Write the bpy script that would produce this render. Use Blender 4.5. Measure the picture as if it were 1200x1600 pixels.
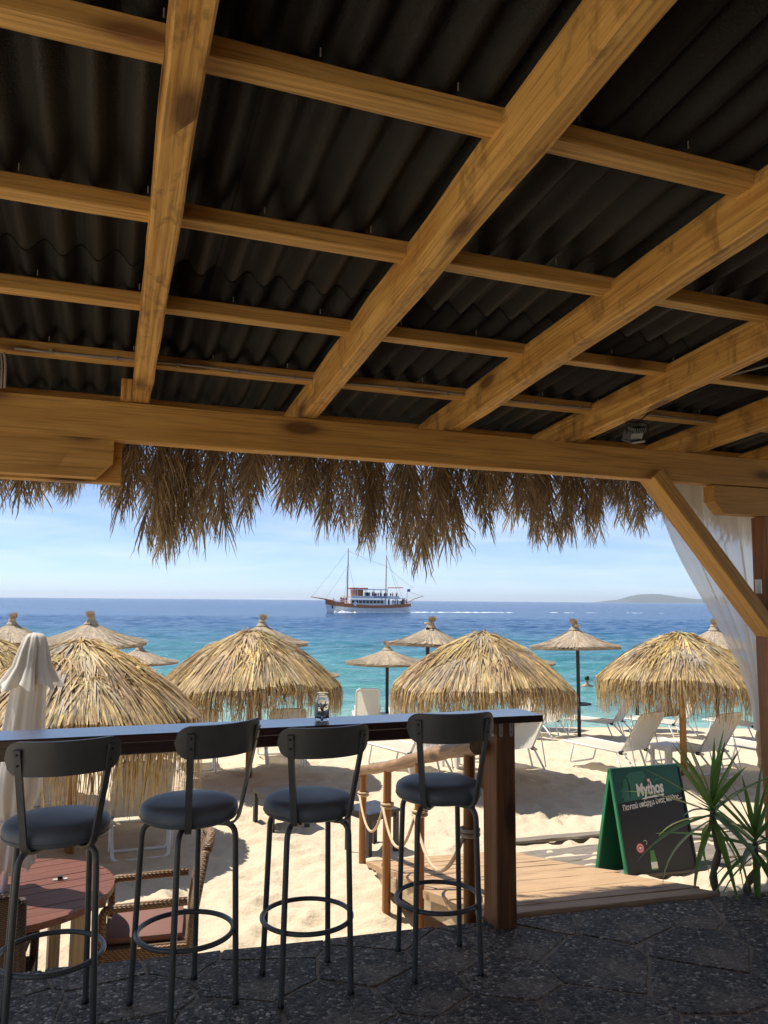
import bpy, bmesh, math, random
import numpy as np
from mathutils import Vector, Matrix, noise
R = math.radians
random.seed(7)
for o in list(bpy.data.objects): bpy.data.objects.remove(o)
S = bpy.context.scene
COL = S.collection

# ---------------------------------------------------------------- camera
YAW, PITCH, ROLL = R(19.5), R(6.55), R(0.48)
cam_d = bpy.data.cameras.new('camera'); cam = bpy.data.objects.new('camera', cam_d); COL.objects.link(cam)
fh = Vector((math.sin(YAW), math.cos(YAW), 0)); rt = Vector((math.cos(YAW), -math.sin(YAW), 0)); upv = Vector((0, 0, 1))
fw = fh*math.cos(PITCH) + upv*math.sin(PITCH); u0 = upv*math.cos(PITCH) - fh*math.sin(PITCH)
cr = rt*math.cos(ROLL) + u0*math.sin(ROLL); cu = u0*math.cos(ROLL) - rt*math.sin(ROLL)
m = Matrix((cr, cu, -fw)).transposed().to_4x4(); m.translation = (0, 0, 1.64); cam.matrix_world = m
cam_d.sensor_fit = 'VERTICAL'; cam_d.sensor_height = 36; cam_d.lens = 36*1202/1600
cam_d.clip_start = 0.05; cam_d.clip_end = 90000
S.camera = cam

# ---------------------------------------------------------------- sky, sun, exposure
SUN_EL, SUN_AZ = R(64), R(-50)           # azimuth from +Y towards +X
W = bpy.data.worlds.new('World'); S.world = W; W.use_nodes = True
nt = W.node_tree; N = nt.nodes; LK = nt.links
bg = N['Background']; bg.inputs['Strength'].default_value = 0.095
sky = N.new('ShaderNodeTexSky'); sky.sky_type = 'NISHITA'; sky.sun_disc = False
sky.sun_elevation = SUN_EL; sky.sun_rotation = SUN_AZ % (2*math.pi); sky.altitude = 5; sky.air_density = 0.5; sky.dust_density = 0.25; sky.ozone_density = 4.0
tc = N.new('ShaderNodeTexCoord'); sep = N.new('ShaderNodeSeparateXYZ'); LK.new(tc.outputs['Generated'], sep.inputs[0])
add = N.new('ShaderNodeMath'); add.operation = 'ADD'; add.inputs[1].default_value = 0.06; LK.new(sep.outputs['Z'], add.inputs[0])
dv = N.new('ShaderNodeVectorMath'); dv.operation = 'DIVIDE'
cmb = N.new('ShaderNodeCombineXYZ'); 
for i in range(3): LK.new(add.outputs[0], cmb.inputs[i])
LK.new(tc.outputs['Generated'], dv.inputs[0]); LK.new(cmb.outputs[0], dv.inputs[1])
nz = N.new('ShaderNodeTexNoise'); nz.inputs['Scale'].default_value = 0.55; nz.inputs['Detail'].default_value = 9; nz.inputs['Roughness'].default_value = 0.58; nz.inputs['Distortion'].default_value = 0.4
LK.new(dv.outputs[0], nz.inputs['Vector'])
rp = N.new('ShaderNodeValToRGB'); rp.color_ramp.elements[0].position = 0.36; rp.color_ramp.elements[0].color = (0, 0, 0, 1)
rp.color_ramp.elements[1].position = 0.74; rp.color_ramp.elements[1].color = (0.62, 0.62, 0.62, 1); LK.new(nz.outputs['Fac'], rp.inputs[0])
mx = N.new('ShaderNodeMixRGB'); mx.inputs['Color2'].default_value = (5.3, 6.1, 7.3, 1)
LK.new(rp.outputs[0], mx.inputs['Fac']); LK.new(sky.outputs[0], mx.inputs['Color1']); LK.new(mx.outputs[0], bg.inputs['Color'])
sun_d = bpy.data.lights.new('sun', 'SUN'); sun = bpy.data.objects.new('sun', sun_d); COL.objects.link(sun)
sun_d.energy = 3.75; sun_d.angle = R(0.5); sun_d.color = (1.0, 0.94, 0.84)
sdir = Vector((math.sin(SUN_AZ)*math.cos(SUN_EL), math.cos(SUN_AZ)*math.cos(SUN_EL), math.sin(SUN_EL)))
sun.rotation_euler = sdir.to_track_quat('Z', 'Y').to_euler(); sun.location = (0, 0, 30)
S.view_settings.view_transform = 'Standard'; S.view_settings.look = 'None'; S.view_settings.exposure = 0.86; S.view_settings.gamma = 1
S.view_settings.use_curve_mapping = False
S.render.resolution_x, S.render.resolution_y = 768, 1024
try:
    S.cycles.max_bounces = 8; S.cycles.diffuse_bounces = 4; S.cycles.glossy_bounces = 3; S.cycles.transmission_bounces = 6; S.cycles.transparent_max_bounces = 8; S.cycles.volume_bounces = 0
except Exception: pass

# ---------------------------------------------------------------- helpers
class MB:
    def __init__(s): s.v = []; s.f = []; s.c = []; s.mi = []
    def add(s, vs, fs, col=None, mi=0):
        b = len(s.v); s.v += [tuple(v) for v in vs]; s.f += [tuple(b+i for i in f) for f in fs]
        s.mi += [mi]*len(fs)
        if col is not None: s.c += [col]*len(vs)
        return s
    def box(s, c, d, rot=None, col=None, mi=0):
        x, y, z = d[0]/2, d[1]/2, d[2]/2
        vs = [Vector((a*x, b*y, e*z)) for a in (-1, 1) for b in (-1, 1) for e in (-1, 1)]
        if rot is not None: vs = [rot @ v for v in vs]
        c = Vector(c)
        return s.add([v+c for v in vs], [(0,1,3,2),(4,6,7,5),(0,4,5,1),(2,3,7,6),(0,2,6,4),(1,5,7,3)], col, mi)
    def bar(s, a, b, w, h, up=(0,0,1), col=None, mi=0):
        a, b = Vector(a), Vector(b); x = (b-a); L = x.length; x.normalize(); u = Vector(up)
        y = u.cross(x)
        if y.length < 1e-4: y = Vector((1,0,0)).cross(x)
        y.normalize(); z = x.cross(y)
        return s.box((a+b)/2, (L, w, h), Matrix((x, y, z)).transposed(), col, mi)
    def tube(s, path, r, n=8, cap=True, col=None, mi=0, closed=False):
        P = [Vector(p) for p in path]; k = len(P); rs = r if isinstance(r, (list, tuple)) else [r]*k
        vs = []; ref = None
        for i, p in enumerate(P):
            if closed: t = P[(i+1) % k]-P[i-1]
            else: t = P[min(i+1, k-1)]-P[max(i-1, 0)]
            t.normalize()
            if ref is None:
                ref = Vector((0,0,1)) if abs(t.z) < .9 else Vector((1,0,0))
            a = ref - t*ref.dot(t); a.normalize(); ref = a; b = t.cross(a)
            vs += [p+(a*math.cos(2*math.pi*j/n)+b*math.sin(2*math.pi*j/n))*rs[i] for j in range(n)]
        fs = []
        for i in range(k if closed else k-1):
            for j in range(n):
                i2 = (i+1) % k
                fs.append((i*n+j, i*n+(j+1) % n, i2*n+(j+1) % n, i2*n+j))
        if cap and not closed: fs += [tuple(range(n-1, -1, -1)), tuple((k-1)*n+j for j in range(n))]
        return s.add(vs, fs, col, mi)
    def lathe(s, prof, n=24, c=(0,0,0), col=None, mi=0):
        vs = []; k = len(prof)
        for r, z in prof: vs += [(c[0]+r*math.cos(2*math.pi*j/n), c[1]+r*math.sin(2*math.pi*j/n), c[2]+z) for j in range(n)]
        fs = [(i*n+j, i*n+(j+1) % n, (i+1)*n+(j+1) % n, (i+1)*n+j) for i in range(k-1) for j in range(n)]
        return s.add(vs, fs, col, mi)
    def prism(s, pts, y0, y1, col=None, mi=0):      # polygon in x,z extruded in y
        n = len(pts)
        vs = [(x, y0, z) for x, z in pts]+[(x, y1, z) for x, z in pts]
        return s.add(vs, [tuple(range(n)), tuple(range(2*n-1, n-1, -1))]+[(i, n+i, n+(i+1) % n, (i+1) % n) for i in range(n)], col, mi)
    def mesh(s, name, mats, smooth=False):
        me = bpy.data.meshes.new(name); me.from_pydata(s.v, [], s.f)
        for mt in (mats if isinstance(mats, (list, tuple)) else [mats]): me.materials.append(mt)
        if any(s.mi): me.polygons.foreach_set('material_index', s.mi)
        if s.c:
            ca = me.color_attributes.new('Col', 'FLOAT_COLOR', 'POINT')
            ca.data.foreach_set('color', [x for c in s.c for x in (c[0], c[1], c[2], 1.0)])
        bm = bmesh.new(); bm.from_mesh(me); bmesh.ops.recalc_face_normals(bm, faces=bm.faces) if not s.c else None
        bm.to_mesh(me); bm.free()
        if smooth:
            me.polygons.foreach_set('use_smooth', [True]*len(me.polygons))
            if smooth != 'all':
                try: me.set_sharp_from_angle(angle=R(40))
                except Exception: pass
        me.update(); return me
    def build(s, name, mats, parent=None, smooth=False, loc=(0,0,0), rz=0):
        return obj(name, s.mesh(name, mats, smooth), parent, loc, rz)
def obj(name, data, parent=None, loc=(0,0,0), rz=0):
    o = bpy.data.objects.new(name, data); COL.objects.link(o); o.location = loc; o.rotation_euler = (0, 0, rz)
    if parent: o.parent = parent
    return o
def tag(o, label=None, cat=None, group=None, kind=None):
    if label: o['label'] = label
    if cat: o['category'] = cat
    if group: o['group'] = group
    if kind: o['kind'] = kind
    return o
def thing(name, label, cat, loc=(0,0,0), rz=0, group=None):
    o = obj(name, None, None, loc, rz); o.empty_display_size = .2
    return tag(o, label, cat, group)
def dup(root, loc, rz, label=None, group=None, scale=None):
    def cp(o, par):
        c = o.copy(); COL.objects.link(c); c.parent = par
        for ch in o.children: cp(ch, c)
        return c
    r = cp(root, None); r.location = loc; r.rotation_euler = (0, 0, rz)
    if label: r['label'] = label
    if group: r['group'] = group
    if scale: r.scale = (scale,)*3
    return r
def arc_path(pts, rad, n=5):
    P = [Vector(p) for p in pts]; out = [P[0]]
    for i in range(1, len(P)-1):
        a = (P[i-1]-P[i]); b = (P[i+1]-P[i]); ra = min(rad, a.length*.49, b.length*.49); a.normalize(); b.normalize()
        p0 = P[i]+a*ra; p2 = P[i]+b*ra
        for k in range(n+1):
            t = k/n; out.append(p0*(1-t)**2+P[i]*2*t*(1-t)+p2*t*t)
    out.append(P[-1]); return out

# ---------------------------------------------------------------- materials
def mat(name):
    mt = bpy.data.materials.new(name); mt.use_nodes = True
    t = mt.node_tree; return mt, t.nodes, t.links, t.nodes['Principled BSDF']
def ramp(n, l, src, stops):
    r = n.new('ShaderNodeValToRGB'); e = r.color_ramp.elements
    while len(e) < len(stops): e.new(.5)
    for i, (p, c) in enumerate(stops): e[i].position = p; e[i].color = (*c, 1) if len(c) == 3 else c
    l.new(src, r.inputs[0]); return r.outputs[0]
def coords(n, l, kind='Object', scale=(1,1,1), rnd=False):
    t = n.new('ShaderNodeTexCoord'); src = t.outputs[kind]
    if rnd:
        oi = n.new('ShaderNodeObjectInfo'); mu = n.new('ShaderNodeVectorMath'); mu.operation = 'SCALE'; mu.inputs[0].default_value = (31, 17, 23)
        l.new(oi.outputs['Random'], mu.inputs['Scale']); ad = n.new('ShaderNodeVectorMath'); ad.operation = 'ADD'
        l.new(src, ad.inputs[0]); l.new(mu.outputs[0], ad.inputs[1]); src = ad.outputs[0]
    mp = n.new('ShaderNodeMapping'); mp.inputs['Scale'].default_value = scale; l.new(src, mp.inputs[0]); return mp.outputs[0]
def noise_t(n, l, vec, scale=5, detail=5, rough=.55, dist=0):
    t = n.new('ShaderNodeTexNoise'); t.inputs['Scale'].default_value = scale; t.inputs['Detail'].default_value = detail
    t.inputs['Roughness'].default_value = rough; t.inputs['Distortion'].default_value = dist; l.new(vec, t.inputs['Vector']); return t.outputs['Fac']
def mixc(n, l, fac, a, b, mode='MIX'):
    x = n.new('ShaderNodeMixRGB'); x.blend_type = mode
    for i, v in ((0, fac), (1, a), (2, b)):
        if hasattr(v, 'links') or hasattr(v, 'is_linked'): l.new(v, x.inputs[i])
        else: x.inputs[i].default_value = v if i == 0 else (*v, 1)
    return x.outputs[0]
def math_n(n, l, op, a, b=0.0):
    x = n.new('ShaderNodeMath'); x.operation = op
    for i, v in ((0, a), (1, b)):
        if hasattr(v, 'is_linked'): l.new(v, x.inputs[i])
        else: x.inputs[i].default_value = v
    return x.outputs[0]
def bump(n, l, p, h, strength=.3, dist=.01):
    b = n.new('ShaderNodeBump'); b.inputs['Strength'].default_value = strength; b.inputs['Distance'].default_value = dist
    l.new(h, b.inputs['Height']); l.new(b.outputs[0], p.inputs['Normal']); return b
def simple(name, col, rough=.5, metal=0, var=.15, vs=8, bs=0, spec=.5, coat=0):
    mt, n, l, p = mat(name); v = coords(n, l, rnd=True); f = noise_t(n, l, v, vs, 6, .6)
    lo = tuple(c*(1-var) for c in col); hi = tuple(min(1, c*(1+var)) for c in col)
    l.new(ramp(n, l, f, [(.3, lo), (.7, hi)]), p.inputs['Base Color'])
    rr = ramp(n, l, f, [(.3, (rough*.85,)*3), (.7, (min(1, rough*1.15),)*3)]); l.new(rr, p.inputs['Roughness'])
    p.inputs['Metallic'].default_value = metal; p.inputs['Specular IOR Level'].default_value = spec; p.inputs['Coat Weight'].default_value = coat
    if bs: bump(n, l, p, noise_t(n, l, v, vs*12, 4), bs, .003)
    return mt
def wood(name, lo, hi, dark, rough=.6, knots=True, smear=0.0, coat=0, bstr=.35, grain=1.0, spec=.4):
    mt, n, l, p = mat(name)
    v = coords(n, l, scale=(.9*grain, 13*grain, 13*grain), rnd=True); g = noise_t(n, l, v, 2.2, 8, .62, .6)
    v2 = coords(n, l, scale=(2*grain, 80*grain, 80*grain), rnd=True); g2 = noise_t(n, l, v2, 1.5, 3, .5)
    vb = coords(n, l, scale=(.7, 2, 2), rnd=True); g3 = noise_t(n, l, vb, 1.4, 3)
    v4 = coords(n, l, scale=(.55, 9, 9), rnd=True)
    wv = n.new('ShaderNodeTexWave'); wv.bands_direction = 'Y'; wv.inputs['Scale'].default_value = 1.3; wv.inputs['Distortion'].default_value = 4.5; wv.inputs['Detail'].default_value = 3; wv.inputs['Detail Scale'].default_value = 1.1
    l.new(v4, wv.inputs['Vector'])
    c = ramp(n, l, g, [(.36, lo), (.64, hi)])
    c = mixc(n, l, .45, c, ramp(n, l, wv.outputs['Fac'], [(.1, lo), (.8, hi)]))
    c = mixc(n, l, math_n(n, l, 'MULTIPLY', ramp(n, l, g2, [(.5, (0,0,0)), (.64, (1,1,1))]), .6), c, tuple(x*.6 for x in lo))
    c = mixc(n, l, math_n(n, l, 'MULTIPLY', ramp(n, l, g3, [(.45, (0,0,0)), (.75, (1,1,1))]), .35), c, tuple(x*.72 for x in hi))
    hsrc = g2
    if knots:
        vk = coords(n, l, scale=(2.6, 7.5, 7.5), rnd=True)
        vo = n.new('ShaderNodeTexVoronoi'); vo.inputs['Scale'].default_value = 1.0; vo.inputs['Randomness'].default_value = 1.0; l.new(vk, vo.inputs['Vector'])
        kr = ramp(n, l, vo.outputs['Distance'], [(.20, (1,1,1)), (.25, (.7,.7,.7)), (.34, (.25,.25,.25)), (.5, (0,0,0))])
        sel = n.new('ShaderNodeSeparateColor'); l.new(vo.outputs['Color'], sel.inputs[0])
        kf = math_n(n, l, 'MULTIPLY', kr, ramp(n, l, sel.outputs[0], [(.66, (0,0,0)), (.67, (1,1,1))]))
        c = mixc(n, l, math_n(n, l, 'MULTIPLY', kf, .85), c, dark)
    if smear:
        vs_ = coords(n, l, scale=(6, 11, 4), rnd=True); s1 = noise_t(n, l, vs_, 1.5, 6, .65, .6)
        c = mixc(n, l, math_n(n, l, 'MULTIPLY', ramp(n, l, s1, [(.53, (0,0,0)), (.64, (1,1,1))]), smear), c, tuple(x*.8 for x in dark))
    l.new(c, p.inputs['Base Color']); p.inputs['Roughness'].default_value = rough; p.inputs['Coat Weight'].default_value = coat; p.inputs['Coat Roughness'].default_value = .18
    p.inputs['Specular IOR Level'].default_value = spec
    bump(n, l, p, math_n(n, l, 'ADD', g2, math_n(n, l, 'MULTIPLY', g, .6)), bstr, .004)
    return mt
def attr_leaf(name, rough=.6, transl=.3, tint=(1, .85, .55)):
    mt, n, l, p = mat(name)
    a = n.new('ShaderNodeAttribute'); a.attribute_name = 'Col'
    v = coords(n, l); f = noise_t(n, l, v, 14, 4)
    c = mixc(n, l, 1.0, a.outputs['Color'], ramp(n, l, f, [(.3, (.72,.72,.72)), (.7, (1.15,1.15,1.15))]), 'MULTIPLY')
    l.new(c, p.inputs['Base Color']); p.inputs['Roughness'].default_value = rough; p.inputs['Specular IOR Level'].default_value = .3
    tr = n.new('ShaderNodeBsdfTranslucent'); l.new(mixc(n, l, 1.0, c, tint, 'MULTIPLY'), tr.inputs['Color'])
    ms = n.new('ShaderNodeMixShader'); ms.inputs[0].default_value = transl; l.new(p.outputs[0], ms.inputs[1]); l.new(tr.outputs[0], ms.inputs[2])
    l.new(ms.outputs[0], n['Material Output'].inputs['Surface']); return mt
def cloth(name, col, transl=.35, rough=.8, weave=400, var=.08):
    mt, n, l, p = mat(name); v = coords(n, l); f = noise_t(n, l, v, 3, 6)
    c = ramp(n, l, f, [(.3, tuple(x*(1-var) for x in col)), (.7, col)]); l.new(c, p.inputs['Base Color']); p.inputs['Roughness'].default_value = rough
    tr = n.new('ShaderNodeBsdfTranslucent'); l.new(c, tr.inputs['Color'])
    ms = n.new('ShaderNodeMixShader'); ms.inputs[0].default_value = transl; l.new(p.outputs[0], ms.inputs[1]); l.new(tr.outputs[0], ms.inputs[2])
    l.new(ms.outputs[0], n['Material Output'].inputs['Surface']); bump(n, l, p, noise_t(n, l, v, weave, 2), .15, .002); return mt

M = {}
M['rafter'] = wood('rough sawn pine', (.47, .225, .046), (.80, .49, .15), (.085, .027, .008), .65, True, .42)
M['purlin'] = wood('pale pine batten', (.50, .27, .068), (.76, .48, .165), (.17, .07, .025), .65, True, 0)
M['beam'] = wood('planed pine beam', (.46, .235, .052), (.66, .375, .10), (.09, .032, .01), .55, True, 0, grain=.8)
M['post'] = wood('stained post', (.17, .068, .024), (.27, .115, .042), (.05, .018, .007), .5, True, 0)
M['bar'] = wood('dark lacquered bar', (.028, .010, .008), (.06, .022, .016), (.015, .006, .004), .35, False, 0, coat=.9, bstr=.12)
M['deck'] = wood('weathered deck board', (.36, .22, .115), (.52, .35, .2), (.16, .08, .04), .75, True, .12)
M['log'] = wood('peeled log rail', (.23, .125, .06), (.38, .23, .12), (.08, .035, .015), .55, True, .25)
M['stake'] = wood('varnished stake', (.22, .085, .022), (.36, .15, .042), (.07, .025, .008), .4, True, .2)
M['grey_board'] = wood('bleached path board', (.15, .125, .1), (.27, .23, .185), (.07, .05, .04), .85, True, .2)
M['red_board'] = wood('red stained table board', (.11, .036, .022), (.185, .066, .042), (.09, .03, .02), .5, False, 0)
M['para_pole'] = wood('parasol pole', (.34, .16, .05), (.50, .26, .09), (.12, .05, .02), .5, True, .1)
M['dark_pole'] = simple('dark brown pole', (.02, .015, .012), .6)
M['fresh'] = wood('raw timber leg', (.40, .30, .18), (.52, .40, .25), (.2, .12, .06), .7, True, 0)
M['stool_metal'] = simple('grey green powder coat', (.088, .088, .078), .36, 0, .1, 20, .05)
M['vinyl'] = simple('blue grey vinyl', (.115, .130, .137), .5, 0, .1, 5, .08)
M['thatch'] = attr_leaf('dry palm leaf', .55, .25)
M['frond'] = attr_leaf('brown hanging frond', .6, .38, (1, 1, .95))
M['reed'] = attr_leaf('grey reed', .75, .15)
M['wmetal'] = simple('white painted tube', (.72, .72, .70), .4, 0, .05)
M['sling'] = cloth('cream sling fabric', (.74, .70, .60), .45)
M['canvas'] = cloth('cream canvas', (.74, .70, .62), .25)
M['black_plastic'] = simple('black plastic', (.012, .012, .013), .35)
M['black_wood'] = simple('black painted wood', (.022, .022, .025), .38, 0, .3, 10, .1)
M['zinc'] = simple('zinc plate', (.62, .60, .55), .4, .7)
M['rope'] = simple('sisal rope', (.55, .40, .24), .9, 0, .25, 60, .4)
M['cable'] = simple('grey cable', (.30, .28, .26), .5)
M['wplastic'] = simple('white plastic', (.75, .75, .74), .4)
M['cushion'] = cloth('brown seat cushion', (.20, .095, .075), .05)
M['dgrey'] = cloth('dark grey fabric', (.10, .09, .085), .2)
M['skin'] = simple('skin', (.50, .27, .17), .5, 0, .08)
M['hair'] = simple('dark hair', (.012, .009, .007), .5)
M['trunk'] = simple('yucca trunk', (.16, .12, .08), .9, 0, .35, 25, .6)
M['island'] = simple('dry hill scrub', (.05, .068, .06), .9, 0, .3, .004)

def wicker(name, col):
    mt, n, l, p = mat(name); v = coords(n, l)
    w1 = n.new('ShaderNodeTexWave'); w1.bands_direction = 'Z'; w1.inputs['Scale'].default_value = 28; l.new(v, w1.inputs['Vector'])
    w2 = n.new('ShaderNodeTexWave'); w2.bands_direction = 'DIAGONAL'; w2.inputs['Scale'].default_value = 22; l.new(v, w2.inputs['Vector'])
    h = math_n(n, l, 'MULTIPLY', w1.outputs['Fac'], w2.outputs['Fac'])
    l.new(ramp(n, l, h, [(.02, tuple(x*.25 for x in col)), (.5, col)]), p.inputs['Base Color']); p.inputs['Roughness'].default_value = .6
    bump(n, l, p, h, .8, .006); return mt
M['wicker'] = wicker('brown wicker', (.34, .20, .10))
M['wicker_dark'] = wicker('dark wicker', (.10, .055, .03))

def corr_mat():
    mt, n, l, p = mat('black bitumen sheet'); v = coords(n, l, 'Object', rnd=True)
    f = noise_t(n, l, v, 2.5, 6); l.new(ramp(n, l, f, [(.3, (.009, .0085, .008)), (.75, (.020, .0185, .017))]), p.inputs['Base Color'])
    p.inputs['Roughness'].default_value = .62; p.inputs['Specular IOR Level'].default_value = .35
    vo = n.new('ShaderNodeTexVoronoi'); vo.inputs['Scale'].default_value = 150; l.new(v, vo.inputs['Vector']); bump(n, l, p, vo.outputs['Distance'], .5, .003); return mt
M['corr'] = corr_mat()

def sand_mat():
    mt, n, l, p = mat('pale sand'); v = coords(n, l, 'Object')
    f = noise_t(n, l, v, 1.1, 8, .6); g = noise_t(n, l, v, 180, 3, .7); h = noise_t(n, l, v, 9, 6, .6)
    c = ramp(n, l, f, [(.3, (.54, .44, .305)), (.7, (.64, .535, .39))])
    c = mixc(n, l, .5, c, ramp(n, l, g, [(.3, (.38, .285, .185)), (.55, (.60, .505, .365)), (.75, (.78, .69, .54))]))
    # wet band by the water
    sp = n.new('ShaderNodeSeparateXYZ'); l.new(v, sp.inputs[0])
    zz = math_n(n, l, 'ADD', sp.outputs['Z'], math_n(n, l, 'MULTIPLY', h, .12))
    wet = ramp(n, l, math_n(n, l, 'MULTIPLY', math_n(n, l, 'ADD', zz, 2.0), 1.0), [(.29, (1,1,1)), (.36, (0,0,0))])
    c = mixc(n, l, math_n(n, l, 'MULTIPLY', wet, .8), c, (.30, .21, .12))
    l.new(c, p.inputs['Base Color']); p.inputs['Roughness'].default_value = .92; p.inputs['Specular IOR Level'].default_value = .2
    bump(n, l, p, math_n(n, l, 'ADD', math_n(n, l, 'MULTIPLY', h, 3.5), math_n(n, l, 'MULTIPLY', g, .35)), .55, .022); return mt
M['sand'] = sand_mat()

def pebble_mat(name, sandy):
    mt, n, l, p = mat(name); v = coords(n, l, 'Object', rnd=True); vg = coords(n, l, 'Object')
    vo = n.new('ShaderNodeTexVoronoi'); vo.inputs['Scale'].default_value = 62; l.new(v, vo.inputs['Vector'])
    vd = n.new('ShaderNodeTexVoronoi'); vd.feature = 'DISTANCE_TO_EDGE'; vd.inputs['Scale'].default_value = 62; l.new(v, vd.inputs['Vector'])
    sc = n.new('ShaderNodeSeparateColor'); l.new(vo.outputs['Color'], sc.inputs[0])
    c = ramp(n, l, sc.outputs[0], [(0, (.05, .043, .034)), (.35, (.135, .118, .095)), (.7, (.225, .198, .16)), (.88, (.36, .315, .255)), (1, (.66, .59, .48))])
    c = mixc(n, l, ramp(n, l, vd.outputs['Distance'], [(.0, (1,1,1)), (.12, (0,0,0))]), c, (.045, .043, .042))
    sm = noise_t(n, l, vg, 2.3, 7, .65); sg = noise_t(n, l, vg, 220, 2)
    sc2 = ramp(n, l, sg, [(.3, (.25, .19, .12)), (.7, (.48, .38, .25))])
    fac = ramp(n, l, sm, [(.58-sandy-.07, (0,0,0)), (.70-sandy, (.85,.85,.85))])
    oi = n.new('ShaderNodeObjectInfo'); c = mixc(n, l, 1.0, c, ramp(n, l, oi.outputs['Random'], [(0, (.72, .69, .64)), (1, (1.12, 1.06, .97))]), 'MULTIPLY')
    c = mixc(n, l, fac, c, sc2)
    l.new(c, p.inputs['Base Color']); p.inputs['Roughness'].default_value = .65; p.inputs['Specular IOR Level'].default_value = .25
    hh = ramp(n, l, vd.outputs['Distance'], [(0, (0,0,0)), (.35, (1,1,1))])
    bump(n, l, p, hh, .9, .006); return mt
M['pebble'] = pebble_mat('exposed pebble slab', .0)
M['joint'] = pebble_mat('sandy joint', .35)

SHORE = 21.5
def sea_mat():
    mt, n, l, p = mat('clear sea'); v = coords(n, l, 'Object')     # local Y = metres out from the shore
    sp = n.new('ShaderNodeSeparateXYZ'); l.new(v, sp.inputs[0])
    wob = noise_t(n, l, coords(n, l, 'Object', (.004, .02, 1)), 1.0, 5, .6)
    d = math_n(n, l, 'MULTIPLY', sp.outputs['Y'], math_n(n, l, 'ADD', .55, math_n(n, l, 'MULTIPLY', wob, .9)))
    lg = math_n(n, l, 'LOGARITHM', math_n(n, l, 'MAXIMUM', d, 1.0), 10.0)
    c = ramp(n, l, math_n(n, l, 'DIVIDE', lg, 4.0), [(0.05, (.24, .42, .36)), (.22, (.10, .30, .29)), (.36, (.045, .215, .245)), (.43, (.020, .125, .215)), (.48, (.008, .066, .185)), (.60, (.006, .045, .16)), (1.0, (.006, .040, .145))])
    pat = noise_t(n, l, coords(n, l, 'Object', (.05, .22, 1)), 1.0, 6, .65)
    c = mixc(n, l, math_n(n, l, 'MULTIPLY', ramp(n, l, pat, [(.42, (0,0,0)), (.62, (1,1,1))]), .5), c, (.012, .07, .145))
    pat2 = noise_t(n, l, coords(n, l, 'Object', (.35, 1.5, 1)), 1.0, 5, .6)
    c = mixc(n, l, math_n(n, l, 'MULTIPLY', ramp(n, l, pat2, [(.5, (0,0,0)), (.68, (1,1,1))]), .3), c, (.01, .10, .16))
    l.new(c, p.inputs['Base Color']); p.inputs['Roughness'].default_value = .16; p.inputs['IOR'].default_value = 1.33; p.inputs['Specular IOR Level'].default_value = .22
    w1 = noise_t(n, l, coords(n, l, 'Object', (.55, 1.4, 1)), 1.0, 7, .62, .3); w2 = noise_t(n, l, coords(n, l, 'Object', (.06, .16, 1)), 1.0, 5, .6)
    w3 = noise_t(n, l, coords(n, l, 'Object', (2.5, 6, 1)), 1.0, 4, .6)
    bump(n, l, p, math_n(n, l, 'ADD', math_n(n, l, 'ADD', w1, math_n(n, l, 'MULTIPLY', w2, 4.0)), math_n(n, l, 'MULTIPLY', w3, .25)), .9, .5)
    return mt
M['sea'] = sea_mat()
M['foam'] = simple('foam', (.85, .88, .88), .8, 0, .08)

# ---------------------------------------------------------------- ground shape
SEA_Z = -1.75
def smooth(t): t = np.clip(t, 0, 1); return t*t*(3-2*t)
def vnoise(x, y, s, seed):
    x = x/s; y = y/s; xi = np.floor(x).astype(int); yi = np.floor(y).astype(int); fx = smooth(x-xi); fy = smooth(y-yi)
    def hs(a, b): return (np.sin(a*127.1+b*311.7+seed*74.7)*43758.5453) % 1.0
    return (hs(xi, yi)*(1-fx)+hs(xi+1, yi)*fx)*(1-fy)+(hs(xi, yi+1)*(1-fx)+hs(xi+1, yi+1)*fx)*fy
def ground(x, y):
    x = np.asarray(x, float); y = np.asarray(y, float)
    D = x*fh.x+y*fh.y
    b = np.interp(D, [3, 8, 12, 15, 18, 22, 30], [-.95, -.96, -.97, -1.17, -1.42, -1.79, -2.5])
    xr = 3.35+.163*(y-3.71)
    t = smooth((x-(xr-.3))/.4)
    zr = np.clip(-.11-.245*(y-3.75), -2, -.12)
    z = np.maximum(b, b*(1-t)+zr*t)
    hp = np.exp(-(((x-2.15)/.22)**2+((y-6.3)/1.3)**2))*.05
    return z+hp
def gz(x, y): return float(ground(x, y))

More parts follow.
